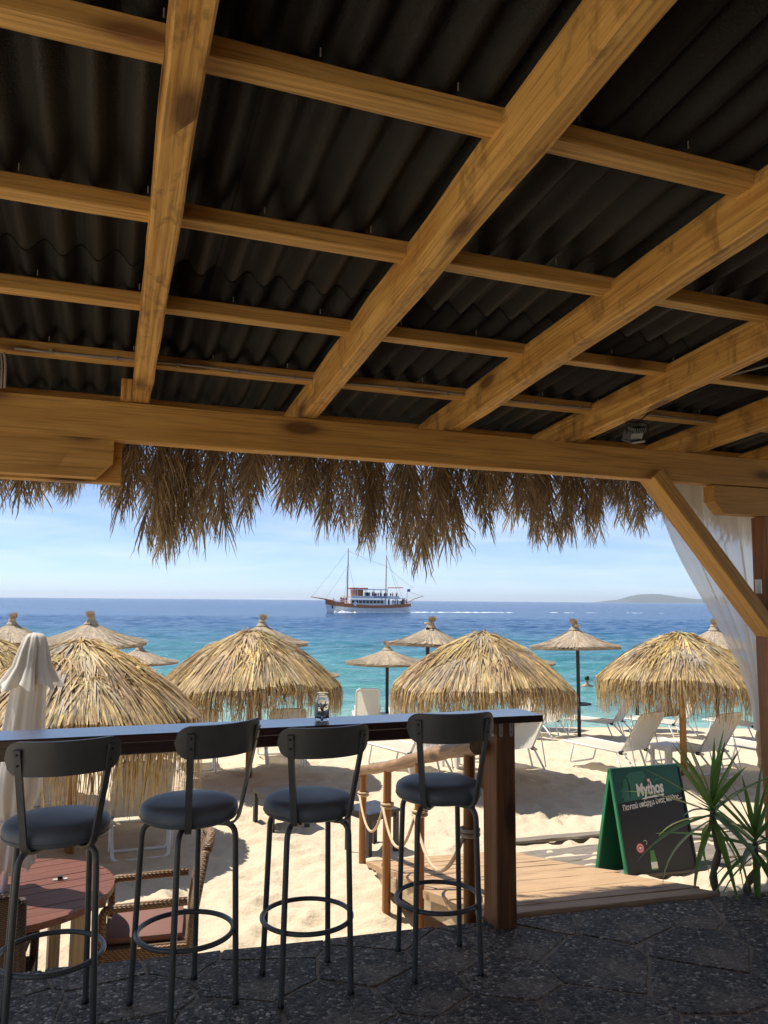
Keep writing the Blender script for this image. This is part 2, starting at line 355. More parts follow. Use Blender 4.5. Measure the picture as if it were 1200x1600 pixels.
def build_sand():
    lat = np.concatenate([np.linspace(-90, -12, 30)[:-1], np.arange(-12, -4.5, .09), np.arange(-4.5, 6.5, .05), np.arange(6.5, 13, .08), np.linspace(13, 95, 30)])
    dd = np.concatenate([np.linspace(-25, 2.4, 40), np.arange(2.6, 9, .045), np.arange(9, 14, .065), np.arange(14, 22, .11), np.linspace(22, 60, 25)])
    LA, DD = np.meshgrid(lat, dd); X = LA*rt.x+DD*fh.x; Y = LA*rt.y+DD*fh.y
    Z = ground(X, Y)
    dry = smooth((Z+1.72)/.25)
    Z = Z+dry*((vnoise(X, Y, .9, 1)-.5)*.075+(vnoise(X, Y, .37, 2)-.5)*.05+(vnoise(X, Y, .15, 3)-.5)*.02)
    rng = np.random.RandomState(3); F = np.zeros_like(Z)
    for _ in range(1500):                                  # footprints and scuffs
        d0 = 3.4+rng.rand()**1.2*16; l0 = (rng.rand()-.5)*d0*1.35
        i0, i1 = np.searchsorted(dd, [d0-.35, d0+.35]); j0, j1 = np.searchsorted(lat, [l0-.35, l0+.35])
        if i1 <= i0 or j1 <= j0: continue
        a = rng.rand()*math.pi; u = LA[i0:i1, j0:j1]-l0; w = DD[i0:i1, j0:j1]-d0
        p = u*math.cos(a)+w*math.sin(a); q = -u*math.sin(a)+w*math.cos(a); r2 = (p/.14)**2+(q/.07)**2
        F[i0:i1, j0:j1] += -.032*np.exp(-r2*1.2)+.017*np.exp(-(np.sqrt(r2)-1.6)**2*3)
    Z = Z+F*dry
    n0, n1 = LA.shape; vs = np.stack([X.ravel(), Y.ravel(), Z.ravel()], 1)
    idx = np.arange(n0*n1).reshape(n0, n1); q = np.stack([idx[:-1, :-1], idx[:-1, 1:], idx[1:, 1:], idx[1:, :-1]], -1).reshape(-1, 4)
    me = bpy.data.meshes.new('sand'); me.vertices.add(len(vs)); me.vertices.foreach_set('co', vs.ravel())
    me.loops.add(q.size); me.loops.foreach_set('vertex_index', q.ravel()); me.polygons.add(len(q)); me.polygons.foreach_set('loop_start', np.arange(0, q.size, 4)); me.polygons.foreach_set('loop_total', np.full(len(q), 4))
    me.polygons.foreach_set('use_smooth', np.ones(len(q), bool)); me.materials.append(M['sand']); me.update(calc_edges=True); me.validate()
    tag(obj('sand_beach', me), kind='structure')
build_sand()

# sea: local Y runs out from the shore
ys = [-3.0]; st_ = .16
while ys[-1] < 150: ys.append(ys[-1]+st_); st_ = min(1.3, st_*1.012)
ys = np.array(ys+[160, 180, 220, 300, 600, 1500, 5000, 14000]); xs = np.concatenate([[-14000, -5000, -800, -200, -110], np.arange(-85, 85.1, .42), [110, 200, 800, 5000, 14000]])
XX, YY = np.meshgrid(xs, ys); ZZ = np.zeros_like(XX); rw = np.random.RandomState(4)
for k in range(34):
    lam = .7*1.13**(k % 17)*rw.uniform(.85, 1.2); th = rw.normal(0, .42); ph_ = rw.rand()*6.28
    ZZ += .0075*lam**.72*np.sin(2*math.pi/lam*(YY*math.cos(th)+XX*math.sin(th))+ph_+1.2*vnoise(XX, YY, 5.0, k))
ZZ *= smooth((YY+3)/6)*(1-smooth((YY-110)/40))*(np.abs(XX) < 84); ZZ = np.where(YY < 150, ZZ, 0)
k = len(xs); idx = np.arange(XX.size).reshape(XX.shape); q = np.stack([idx[:-1, :-1], idx[:-1, 1:], idx[1:, 1:], idx[1:, :-1]], -1).reshape(-1, 4)
sm_ = bpy.data.meshes.new('sea'); sm_.vertices.add(XX.size); sm_.vertices.foreach_set('co', np.stack([XX.ravel(), YY.ravel(), ZZ.ravel()], 1).ravel())
sm_.loops.add(q.size); sm_.loops.foreach_set('vertex_index', q.ravel()); sm_.polygons.add(len(q)); sm_.polygons.foreach_set('loop_start', np.arange(0, q.size, 4)); sm_.polygons.foreach_set('loop_total', np.full(len(q), 4))
sm_.polygons.foreach_set('use_smooth', np.ones(len(q), bool)); sm_.materials.append(M['sea']); sm_.update(calc_edges=True); sm_.validate()
p0 = fh*SHORE
tag(obj('sea', sm_, None, (p0.x, p0.y, SEA_Z), -YAW), kind='structure')

# island on the horizon
def build_island(name, az_px, dist, prof):
    mb = MB(); rows = []
    for k, (brg, hgt) in enumerate(prof):
        lat = (brg-600)/1202*dist      # bearing as a tangent
        base = fh*dist+rt*lat
        rows.append([base-fh*600+upv*-6, base-fh*300+upv*hgt*.55, base+upv*hgt, base+fh*700+upv*-6])
    vs = [v for r in rows for v in r]; mb.add(vs, [(i*4+j, (i+1)*4+j, (i+1)*4+j+1, i*4+j+1) for i in range(len(rows)-1) for j in range(3)])
    return tag(mb.build(name, M['island'], None, 'all'), kind='structure')
pr_ = [(935, -6), (950, 22), (965, 34), (978, 62), (990, 84), (1003, 97), (1016, 102), (1030, 96), (1045, 84), (1058, 70), (1072, 58), (1090, 48), (1105, 54), (1118, 66), (1132, 72), (1150, 62), (1175, 46), (1200, 34), (1240, 50), (1290, 30), (1340, -6)]
fine = []
for i in range(len(pr_)-1):
    for k in range(5):
        t = k/5; fine.append((pr_[i][0]*(1-t)+pr_[i+1][0]*t, pr_[i][1]*(1-t)+pr_[i+1][1]*t+noise.noise((i+t, 3.3, 0))*7*min(1, max(0, pr_[i][1]/30))))
build_island('far_hills', 0, 9000, fine)

# ---------------------------------------------------------------- terrace of pebble slabs
def edgeY(x): return 3.90-.076*(x+.14)
mb = MB(); pts = [(-1.6, -7), (8, -7), (8, edgeY(8)), (-1.6, edgeY(-1.6))]
mb.add([(x, y, -.004) for x, y in pts]+[(x, y, -1.4) for x, y in pts], [(0,1,2,3), (7,6,5,4), (0,4,5,1), (1,5,6,2), (2,6,7,3), (3,7,4,0)])
terrace = tag(mb.build('terrace_floor', M['joint']), kind='structure')
def clip_poly(poly, a, n):
    out = []
    for i in range(len(poly)):
        p, q = poly[i], poly[(i+1) % len(poly)]
        dp = (p[0]-a[0])*n[0]+(p[1]-a[1])*n[1]; dq = (q[0]-a[0])*n[0]+(q[1]-a[1])*n[1]
        if dp <= 0: out.append(p)
        if dp*dq < 0: t = dp/(dp-dq); out.append((p[0]+(q[0]-p[0])*t, p[1]+(q[1]-p[1])*t))
    return out
rs = random.Random(11); seeds = []
for iy in range(9):
    for ix in range(15):
        seeds.append((-1.4+ix*.46+(iy % 2)*.2+rs.uniform(-.13, .13), 1.0+iy*.36+rs.uniform(-.1, .1)))
for i, s in enumerate(seeds):
    poly = [(s[0]-.8, s[1]-.8), (s[0]+.8, s[1]-.8), (s[0]+.8, s[1]+.8), (s[0]-.8, s[1]+.8)]
    for j, q in enumerate(seeds):
        if j == i: continue
        dx, dy = q[0]-s[0], q[1]-s[1]; L = math.hypot(dx, dy)
        if L > 1.5: continue
        poly = clip_poly(poly, ((s[0]+q[0])/2-dx/L*.0045, (s[1]+q[1])/2-dy/L*.0045), (dx/L, dy/L))
        if len(poly) < 3: break
    poly = clip_poly(poly, (0, edgeY(0)+.012), (.0758, .997))
    poly = clip_poly(poly, (0, .8), (0, -1))
    if len(poly) < 3: continue
    A = abs(sum(poly[k][0]*poly[(k+1) % len(poly)][1]-poly[(k+1) % len(poly)][0]*poly[k][1] for k in range(len(poly))))/2
    if A < .012: continue
    # wander the edges a little, chamfer the rim
    rim = []
    for k in range(len(poly)):
        p, q = poly[k], poly[(k+1) % len(poly)]
        for t in (0, .33, .66):
            rim.append((p[0]+(q[0]-p[0])*t+rs.uniform(-.006, .006), p[1]+(q[1]-p[1])*t+rs.uniform(-.006, .006)))
    n = len(rim); cx = sum(p[0] for p in rim)/n; cy = sum(p[1] for p in rim)/n; zt = rs.uniform(-.001, .003)
    sh = lambda p, d: (p[0]-cx+(cx-p[0])*d, p[1]-cy+(cy-p[1])*d)
    vs = [(*sh(p, .03), zt) for p in rim]+[(*sh(p, .008), zt-.005) for p in rim]+[(*sh(p, 0), -.03) for p in rim]
    mb = MB(); mb.add(vs, [tuple(range(n))]+[(k, n+k, n+(k+1) % n, (k+1) % n) for k in range(n)]+[(n+k, 2*n+k, 2*n+(k+1) % n, n+(k+1) % n) for k in range(n)])
    o = mb.build('paving_slab', M['pebble'], terrace, False, (cx, cy, 0))

# ---------------------------------------------------------------- pergola
SL = math.tan(R(4.3))
def timber(name, a, b, w, h, mt, parent, up=(0,0,1), seg=.35, jit=.0022, bev=.004):
    """squared timber, local X along its length, slightly uneven"""
    a, b = Vector(a), Vector(b); x = b-a; L = x.length; x.normalize(); y = Vector(up).cross(x)
    if y.length < 1e-4: y = Vector((0,1,0)).cross(x)
    y.normalize(); z = x.cross(y)
    n = max(2, int(L/seg)); r_ = random.Random(hash((round(a.x, 3), round(a.y, 3), round(a.z, 3), round(L, 3))) & 0xffff)
    c8 = [(-w/2+bev, -h/2), (w/2-bev, -h/2), (w/2, -h/2+bev), (w/2, h/2-bev), (w/2-bev, h/2), (-w/2+bev, h/2), (-w/2, h/2-bev), (-w/2, -h/2+bev)]
    vs = []
    for i in range(n+1):
        xx = -L/2+L*i/n; j = [(r_.uniform(-jit, jit), r_.uniform(-jit, jit)) for _ in range(4)]
        for k, (yy, zz) in enumerate(c8):
            d = j[(0, 1, 1, 2, 2, 3, 3, 0)[k]]; vs.append((xx, yy+d[0], zz+d[1]))
    fs = [(i*8+k, (i+1)*8+k, (i+1)*8+(k+1) % 8, i*8+(k+1) % 8) for i in range(n) for k in range(8)]+[tuple(range(8)), tuple(n*8+k for k in range(7, -1, -1))]
    mb = MB(); mb.add(vs, fs); o = mb.build(name, mt, parent)
    mm = Matrix((x, y, z)).transposed().to_4x4(); mm.translation = (a+b)/2; o.matrix_local = mm
    return o
shelter = thing('beach_bar_shelter', 'open timber shelter with a black corrugated roof over the bar terrace', 'shelter', (0, 0, 0))
BZ0, BZ1, BY0, BY1 = 2.408, 2.598, 3.90, 4.00
timber('beam', (-1.55, 3.95, (BZ0+BZ1)/2), (7.2, 3.95, (BZ0+BZ1)/2-.012), .10, .19, M['beam'], shelter)
RH, RW, PO = .165, .078, .125
def rz_(y): return 2.602+SL*(3.9-y)
RX = [-1.45, -.75, .105, .962, 1.812, 2.62, 3.52, 4.36, 5.2, 6.05]
for i, x in enumerate(RX):
    w = .085 if abs(x-.105) < .01 else RW
    dx = (random.random()-.5)*.01
    timber('rafter', (x+dx, -5.0, rz_(-5.0)+RH/2), (x, 4.6, rz_(4.6)+RH/2), w, RH, M['rafter'], shelter, jit=.003, seg=.2, bev=.007)
PH = .055
for y in (-4.4, -3.7, -3.02, -2.34, -1.66, -.98, -.30, .38, 1.05, 1.73, 2.435, 3.105, 3.745, 4.42):
    z = rz_(y)+PO+PH/2+.001
    timber('purlin', (-1.52, y, z), (6.6, y+.0, z-.004), .072, PH, M['purlin'], shelter)
# roof sheets, 8 waves each
PITCHW, AMP = .122, .027
def sheet_mesh():
    mb = MB(); nw, sg, L = 8.5, 10, 2.12; n = int(nw*sg); vs = []
    for th in (0, .004):
        for yy in (0, -L):
            vs += [(PITCHW*nw*i/n, yy, AMP*math.cos(2*math.pi*i/sg)+th) for i in range(n+1)]
    k = n+1; fs = [(i, i+1, k+i+1, k+i) for i in range(n)]+[(2*k+i, 3*k+i, 3*k+i+1, 2*k+i+1) for i in range(n)]
    fs += [(i, 2*k+i, 2*k+i+1, i+1) for i in range(n)]+[(k+i, k+i+1, 3*k+i+1, 3*k+i) for i in range(n)]
    mb.add(vs, fs); return mb.mesh('roof_sheet', M['corr'], 'all')
SM = sheet_mesh()
for c in range(9):
    for r in range(5):
        y1 = 5.02-r*2.0; x0 = -1.62+c*PITCHW*8
        o = obj('roof_sheet', SM, shelter)
        o.location = (x0, y1, rz_(y1)+PO+PH+AMP+.003+(.0075 if c % 2 else 0)+(.0045 if r % 2 else 0)); o.rotation_euler = (-math.atan(SL), 0, 0)
# roofing screws seen from below
for y in (1.05, 1.73, 2.435, 3.105, 3.745):
    for c in range(24):
        x = -2.2+c*PITCHW*3+.06
        z = rz_(y)+PO+PH
        mb = MB(); mb.tube([(x, y-.05, z+.024), (x, y-.05, z+.002)], .0022, 5); mb.build('roof_screw', M['zinc'], shelter)
# plank walls out of view, added to cut light from behind and the side
bw = thing('light_blocking_wall', 'unseen timber walls added behind and beside the terrace to block light', 'light blocker', (.5, -5.2, 0))
for i in range(19): timber('blocker_plank', (-2.1, 0, .08+i*.18), (6.95, 0, .08+i*.18), .03, .172, M['post'], bw, up=(0,0,1), seg=3)
for i in range(19):
    for x in (7.0,): timber('blocker_plank', (x, .02, .08+i*.18), (x, 4.6, .08+i*.18), .03, .172, M['post'], bw, up=(0,0,1), seg=3)
# posts, corbels, braces
def corbel(x0, x1, y0, y1, z0, z1, left_ch, right_ch):
    pts = [(x0, z1), (x0, z0+.08 if left_ch else z0)]+([(x0+.075, z0)] if left_ch else [])
    pts += ([(x1-.075, z0)] if right_ch else [])+[(x1, z0+.08 if right_ch else z0), (x1, z1)]
    cx = (x0+x1)/2; mb = MB(); mb.prism([(x-cx, z-(z0+z1)/2) for x, z in pts], y0, y1)
    return mb.build('corbel', M['beam'], shelter, False, (cx, 0, (z0+z1)/2))
corbel(-1.3, -.012, 3.902, 3.982, 2.215, BZ0-.002, False, True)
corbel(-1.3, .028, 3.995, 4.075, 2.205, BZ0-.004, False, False)
corbel(3.63, 4.62, 3.902, 3.998, 2.212, BZ0-.014, True, True)
for x, w in ((-.72, .13), (4.097, .13)):
    timber('post', (x, 3.955, -.02), (x, 3.955, 2.207), w, .13, M['stake'], shelter, up=(0,1,0))
# brace from beam down to the right-hand post, and its mirror at the left post (outside the frame)
timber('brace', (3.17, 3.945, 2.44), (4.13, 3.945, 1.38), .085, .155, M['beam'], shelter, up=(0,1,0)).matrix_local
def brace(a, b):
    o = timber('brace', a, b, .088, .15, M['beam'], shelter, up=(0, 1, 0))
    return o
for bx_, bz_ in ((3.24, 2.35), (3.33, 2.27), (4.04, 1.47), (3.97, 1.55)):
    mb = MB(); mb.lathe([(.001, .012), (.008, .011), (.010, .006), (.010, 0), (.016, 0), (.016, -.003)], 6); o = mb.build('bolt', M['zinc'], shelter); o.rotation_euler = (R(90), 0, 0); o.location = (bx_, 3.899, bz_)
# galvanised plate on the post
mb = MB(); mb.box((3.985, 3.93, 1.75), (.006, .05, .09)); mb.build('bracket', M['zinc'], shelter)
# conduit clipped under the fourth purlin, loose cable and its clips
def cable(name, path, r, mt, parent): mb = MB(); mb.tube(path, r, 6); return mb.build(name, mt, parent, 'all')
zc = rz_(3.745)+PO
cable('conduit', [(x, 3.70, zc+.012+.004*math.sin(x*5)) for x in np.linspace(-.45, 6.4, 60)], .006, M['cable'], shelter)
for x in np.arange(-.3, 6, .28):
    mb = MB(); mb.box((x, 3.70, zc+.012), (.012, .018, .02)); mb.build('cable_clip', M['cable'], shelter)
cable('cable', arc_path([(-.50, 3.86, 2.60), (-.50, 3.84, 2.72), (-.50, 3.72, 2.75), (-.62, 3.68, 2.78), (-1.2, 3.68, 2.74)], .05), .006, M['cable'], shelter)
cable('cable', arc_path([(-.515, 3.87, 2.60), (-.515, 3.84, 2.73), (-.52, 3.74, 2.76), (-.7, 3.70, 2.745)], .05), .005, M['cable'], shelter)
cable('cable', arc_path([(2.73, 3.40, 2.70), (2.9, 3.2, 2.80), (3.2, 2.6, 2.85), (3.40, 1.8, 2.9)], .3), .006, M['cable'], shelter)
timber('packing_block', (.035, 3.88, 2.60), (.035, 3.88, 2.70), .05, .055, M['rafter'], shelter, up=(0,1,0))

# floodlight under the rafter
fl = thing('floodlight', 'small black floodlight hanging under a rafter of the shelter', 'floodlight', (2.735, 3.50, 2.60))
mb = MB(); mb.box((0, 0, -.055), (.13, .07, .012)); mb.box((0, .01, -.025), (.12, .05, .05)); 
for i in range(6): mb.box((-.05+i*.02, .0, .008), (.005, .05, .03))
h_ = mb.build('housing', M['black_plastic'], fl); h_.rotation_euler = (R(25), R(-12), R(20)); h_.location = (-.01, 0, -.01)
mb = MB(); mb.box((0, 0, -.0635), (.11, .055, .003)); g_ = mb.build('glass', M['black_plastic'], h_)
mb = MB(); mb.tube(arc_path([(-.072, 0, -.03), (-.072, 0, .04), (.072, 0, .04), (.072, 0, -.03)], .02), .004, 6); mb.build('yoke', M['black_plastic'], fl)
mb = MB(); mb.tube(arc_path([(0, 0, .04), (.01, -.05, .06), (.05, -.06, .09), (.07, -.02, .14)], .03), .004, 6); mb.build('cable', M['black_plastic'], fl)

# sheer curtain gathered at the right-hand post
def sheer_mat():
    mt, n, l, p = mat('sheer white voile'); v = coords(n, l); p.inputs['Base Color'].default_value = (.88, .85, .80, 1); p.inputs['Roughness'].default_value = .9
    f = noise_t(n, l, v, 700, 2); tr = n.new('ShaderNodeBsdfTranslucent'); tr.inputs['Color'].default_value = (.85, .82, .76, 1)
    m1 = n.new('ShaderNodeMixShader'); m1.inputs[0].default_value = .55; l.new(p.outputs[0], m1.inputs[1]); l.new(tr.outputs[0], m1.inputs[2])
    tp = n.new('ShaderNodeBsdfTransparent'); m2 = n.new('ShaderNodeMixShader'); l.new(ramp(n, l, f, [(.3, (.66,.66,.66)), (.7, (.80,.80,.80))]), m2.inputs[0]); l.new(tp.outputs[0], m2.inputs[1]); l.new(m1.outputs[0], m2.inputs[2])
    l.new(m2.outputs[0], n['Material Output'].inputs['Surface']); return mt
M['sheer'] = sheer_mat()
cu_ = thing('sheer_curtain', 'sheer white curtain hung from the beam and gathered against the end post', 'curtain', (4.1, 4.15, 0))
mb = MB(); nu, nv = 72, 40; vs = []
for j in range(nv+1):
    t = j/nv; z = 2.46-t*1.66
    for i in range(nu+1):
        u = i/nu; g = smooth(np.array(t))**1.25 if t < .8 else None
        pinch = float(smooth(np.array(min(1, t*1.02)))) 
        x_top = 3.40+u*1.25; x_bot = 4.10+u*.12
        x = x_top*(1-pinch**.9)+x_bot*pinch**.9
        fold = .022*math.sin(u*46+t*2)+.014*math.sin(u*81+1)+.012*math.sin(u*23+t*5)
        vs.append((x-4.1, fold*(1-.4*pinch)+.02*math.sin(t*5+u*3), z))
mb.add(vs, [(j*(nu+1)+i, j*(nu+1)+i+1, (j+1)*(nu+1)+i+1, (j+1)*(nu+1)+i) for j in range(nv) for i in range(nu)])
mb.build('cloth', M['sheer'], cu_, 'all')
mb = MB(); mb.lathe([(.01, .80), (.03, .79), (.04, .75), (.032, .70), (.04, .66), (.028, .60), (.036, .56), (.01, .52)], 14, (.075, -.0, 0)); mb.build('tie_bundle', M['rope'], cu_, 'all')

# ---------------------------------------------------------------- hanging palm fronds along the eave
def frond_mesh(seed, L=.85):
    r_ = random.Random(seed); mb = MB(); n = 22
    sway = r_.uniform(-.10, .10); belly = r_.uniform(-.08, .10); path = []
    for i in range(n+1):
        t = i/n; path.append(Vector((sway*t*t*1.2, belly*math.sin(t*2.2), -L*t)))
    bk = r_.uniform(.62, 1.02); base = (.44*bk, .335*bk*r_.uniform(.98, 1.02), .215*bk*r_.uniform(.92, 1.08))
    mb.tube(path, [.011*(1-.85*i/n)+.001 for i in range(n+1)], 5, col=tuple(c*1.15 for c in base))
    for i in range(2, n+1):
        for k in range(2):
            for s in (-1, 1):
                t = (i+k*.5+r_.uniform(-.2, .2))/n; t = min(1, t); p = path[min(n, int(t*n))].copy()
                if r_.random() < .10: continue
                ll = (.40-.17*t)*r_.uniform(.7, 1.15); ang = R(r_.uniform(8, 38))*(1-.35*t); w = r_.uniform(.006, .0115)
                out = Vector((s*math.sin(ang), r_.uniform(-.28, .28), -math.cos(ang))); out.normalize()
                side = Vector((out.z, r_.uniform(-.7, .7), -out.x)).normalized()
                kf_ = r_.uniform(.6, 1.5)
                col = tuple(max(.01, c*kf_) for c in base) if r_.random() > .14 else (.66, .54, .36)
                q0, q1, q2 = p, p+out*ll*.5, p+out*ll*.82+Vector((0, r_.uniform(-.02, .02), -.04*r_.random()))
                q3 = q2+Vector((s*r_.uniform(-.03, .03), r_.uniform(-.03, .03), -ll*.3))
                a = side*w*.5
                mb.add([q0-a*.6, q0+a*.6, q1-a, q1+a, q2-a*.7, q2+a*.7, q3], [(0,1,3,2), (2,3,5,4), (4,5,6)], col)
    return mb.mesh('palm_frond', M['frond'], False)
FM = [frond_mesh(100+i, .72+.05*(i % 5)) for i in range(10)]
FR = thing('thatch_fringe', 'ragged fringe of brown dried palm fronds hanging from the shelter eave', 'palm thatch', (2, 4.8, 2.65))
prof = [(-1.6, 2.2), (-.61, 2.21), (-.44, 2.17), (-.28, 2.28), (-.15, 2.18), (-.01, 2.28), (.1, 2.15), (.24, 1.96), (.39, 1.94), (.56, 2.01), (.73, 2.01), (.84, 2.25), (1.03, 2.23), (1.22, 2.2), (1.35, 2.09), (1.48, 2.08), (1.7, 1.98), (1.88, 1.87), (2.0, 2.0), (2.19, 1.98), (2.38, 2.17), (2.59, 2.27), (2.81, 2.08), (3.02, 2.1), (3.29, 2.1), (3.52, 2.26), (3.75, 2.16), (3.93, 2.34), (4.23, 2.32), (4.47, 2.2), (4.72, 2.11), (6, 2.1)]
r_ = random.Random(5); x = -1.5
while x < 5.6:
    zb = float(np.interp(x, [p[0] for p in prof], [p[1] for p in prof]))
    for lay in range(3):
        xx = x+r_.uniform(-.05, .05); i = r_.randrange(len(FM)); L0 = .72+.05*(i % 5)
        top = 2.70+r_.uniform(-.03, .05); rest = r_.choice((0, .03, .08, .16)) if lay else r_.choice((0, 0, .05))
        if lay == 2 and r_.random() < .35: continue
        sc = (top-zb-rest)/(L0+.10)
        o = obj('palm_frond', FM[i], FR); o.location = (xx-2, 4.70+lay*.09+r_.uniform(-.03, .03)-4.8, top-2.65)
        o.rotation_euler = (r_.uniform(-.12, .16), r_.uniform(-.16, .16), r_.uniform(-.7, .7)+(math.pi if r_.random() < .5 else 0)); o.scale = (max(.75, min(1.25, sc))*r_.uniform(.8, 1.1), 1, sc)
    x += .078
# batten that carries the fronds, hidden at the back of the eave
mb = MB(); mb.box((2-2, .0, .075), (7.4, .05, .04)); mb.build('batten', M['purlin'], FR)

# ---------------------------------------------------------------- bar counter
bar = thing('bar_counter', 'long dark lacquered bar counter along the terrace edge', 'bar counter', (1.98, 3.7, 0))
o = timber('bar_top', (-1.5-1.98, 3.672-3.7, 1.042), (2.135-1.98, 3.672-3.7, 1.042), .25, .036, M['bar'], bar, jit=.0008, bev=.005)
o = timber('apron', (-1.45-1.98, 3.70-3.7, .985), (1.9-1.98, 3.70-3.7, .985), .03, .072, M['bar'], bar, jit=.0006)
for x in (1.975, -1.3):
    timber('post', (x-1.98, 0.03, -.0), (x-1.98, 0.03, 1.02), .155, .112, M['post'], bar, up=(1,0,0), jit=.001, bev=.006)
for dx, dy, fx in ((-.03, -.0515, 0), (.03, -.0515, 0), (-.0605, -.02, 1)):
    mb = MB(); 
    pts = arc = [(-.011, -.035), (-.006, -.043), (.006, -.043), (.011, -.035), (.011, .035), (-.011, .035)]
    mb.prism(pts, -.0015, .0015); mb.tube([(0, -.001, -.022), (0, -.0035, -.022)], .004, 8, mi=1); mb.tube([(0, -.001, .015), (0, -.0035, .015)], .004, 8, mi=1)
    o = mb.build('bracket', [M['zinc'], M['cable']], bar, False, (-.005+dx, dy, .985), R(90)*fx*-1)

# glass jar on the bar
def glass_mat():
    mt, n, l, p = mat('clear glass'); v = coords(n, l); f = noise_t(n, l, v, 30, 3)
    l.new(ramp(n, l, f, [(.3, (.93, .97, .97)), (.7, (1, 1, 1))]), p.inputs['Base Color'])
    p.inputs['Roughness'].default_value = .06; p.inputs['Transmission Weight'].default_value = .92; p.inputs['IOR'].default_value = 1.45; return mt
M['glass'] = glass_mat()
jar = thing('glass_jar', 'small glass jar with pebbles and a dark stem standing on the bar', 'jar', (1.0, 3.70, 1.061))
mb = MB(); mb.lathe([(.001, .002), (.030, .001), (.035, .010), (.035, .095), (.028, .108), (.029, .128), (.030, .130), (.027, .130), (.026, .109), (.033, .093), (.033, .012), (.001, .007)], 24); mb.build('glass', M['glass'], jar, 'all')
mb = MB(); rj = random.Random(2)
for i in range(26):
    a, q, z = rj.uniform(0, 6.28), rj.uniform(0, .024), rj.uniform(.014, .038); s_ = rj.uniform(.004, .007)
    mb.lathe([(.0005, -s_), (s_, -.3*s_), (s_, .3*s_), (.0005, s_)], 6, (q*math.cos(a), q*math.sin(a), z))
tag(mb.build('pebbles', M['zinc'], jar), kind='stuff')
mb = MB()
for i in range(9):
    a = i*2.4; mb.tube([(0, 0, .03), (.010*math.cos(a), .010*math.sin(a), .06), (.024*math.cos(a), .024*math.sin(a), .055+.004*i)], [.0022, .002, .003], 5)
mb.build('stem', M['black_plastic'], jar)
mb = MB(); n_ = 10
mb.add([(.0356*math.cos(R(150+i*8)), .0356*math.sin(R(150+i*8)), z) for z in (.02, .088) for i in range(n_)], [(i, i+1, n_+i+1, n_+i) for i in range(n_-1)]); mb.build('paper_label', simple('pale green label', (.35, .45, .38), .7), jar, 'all')

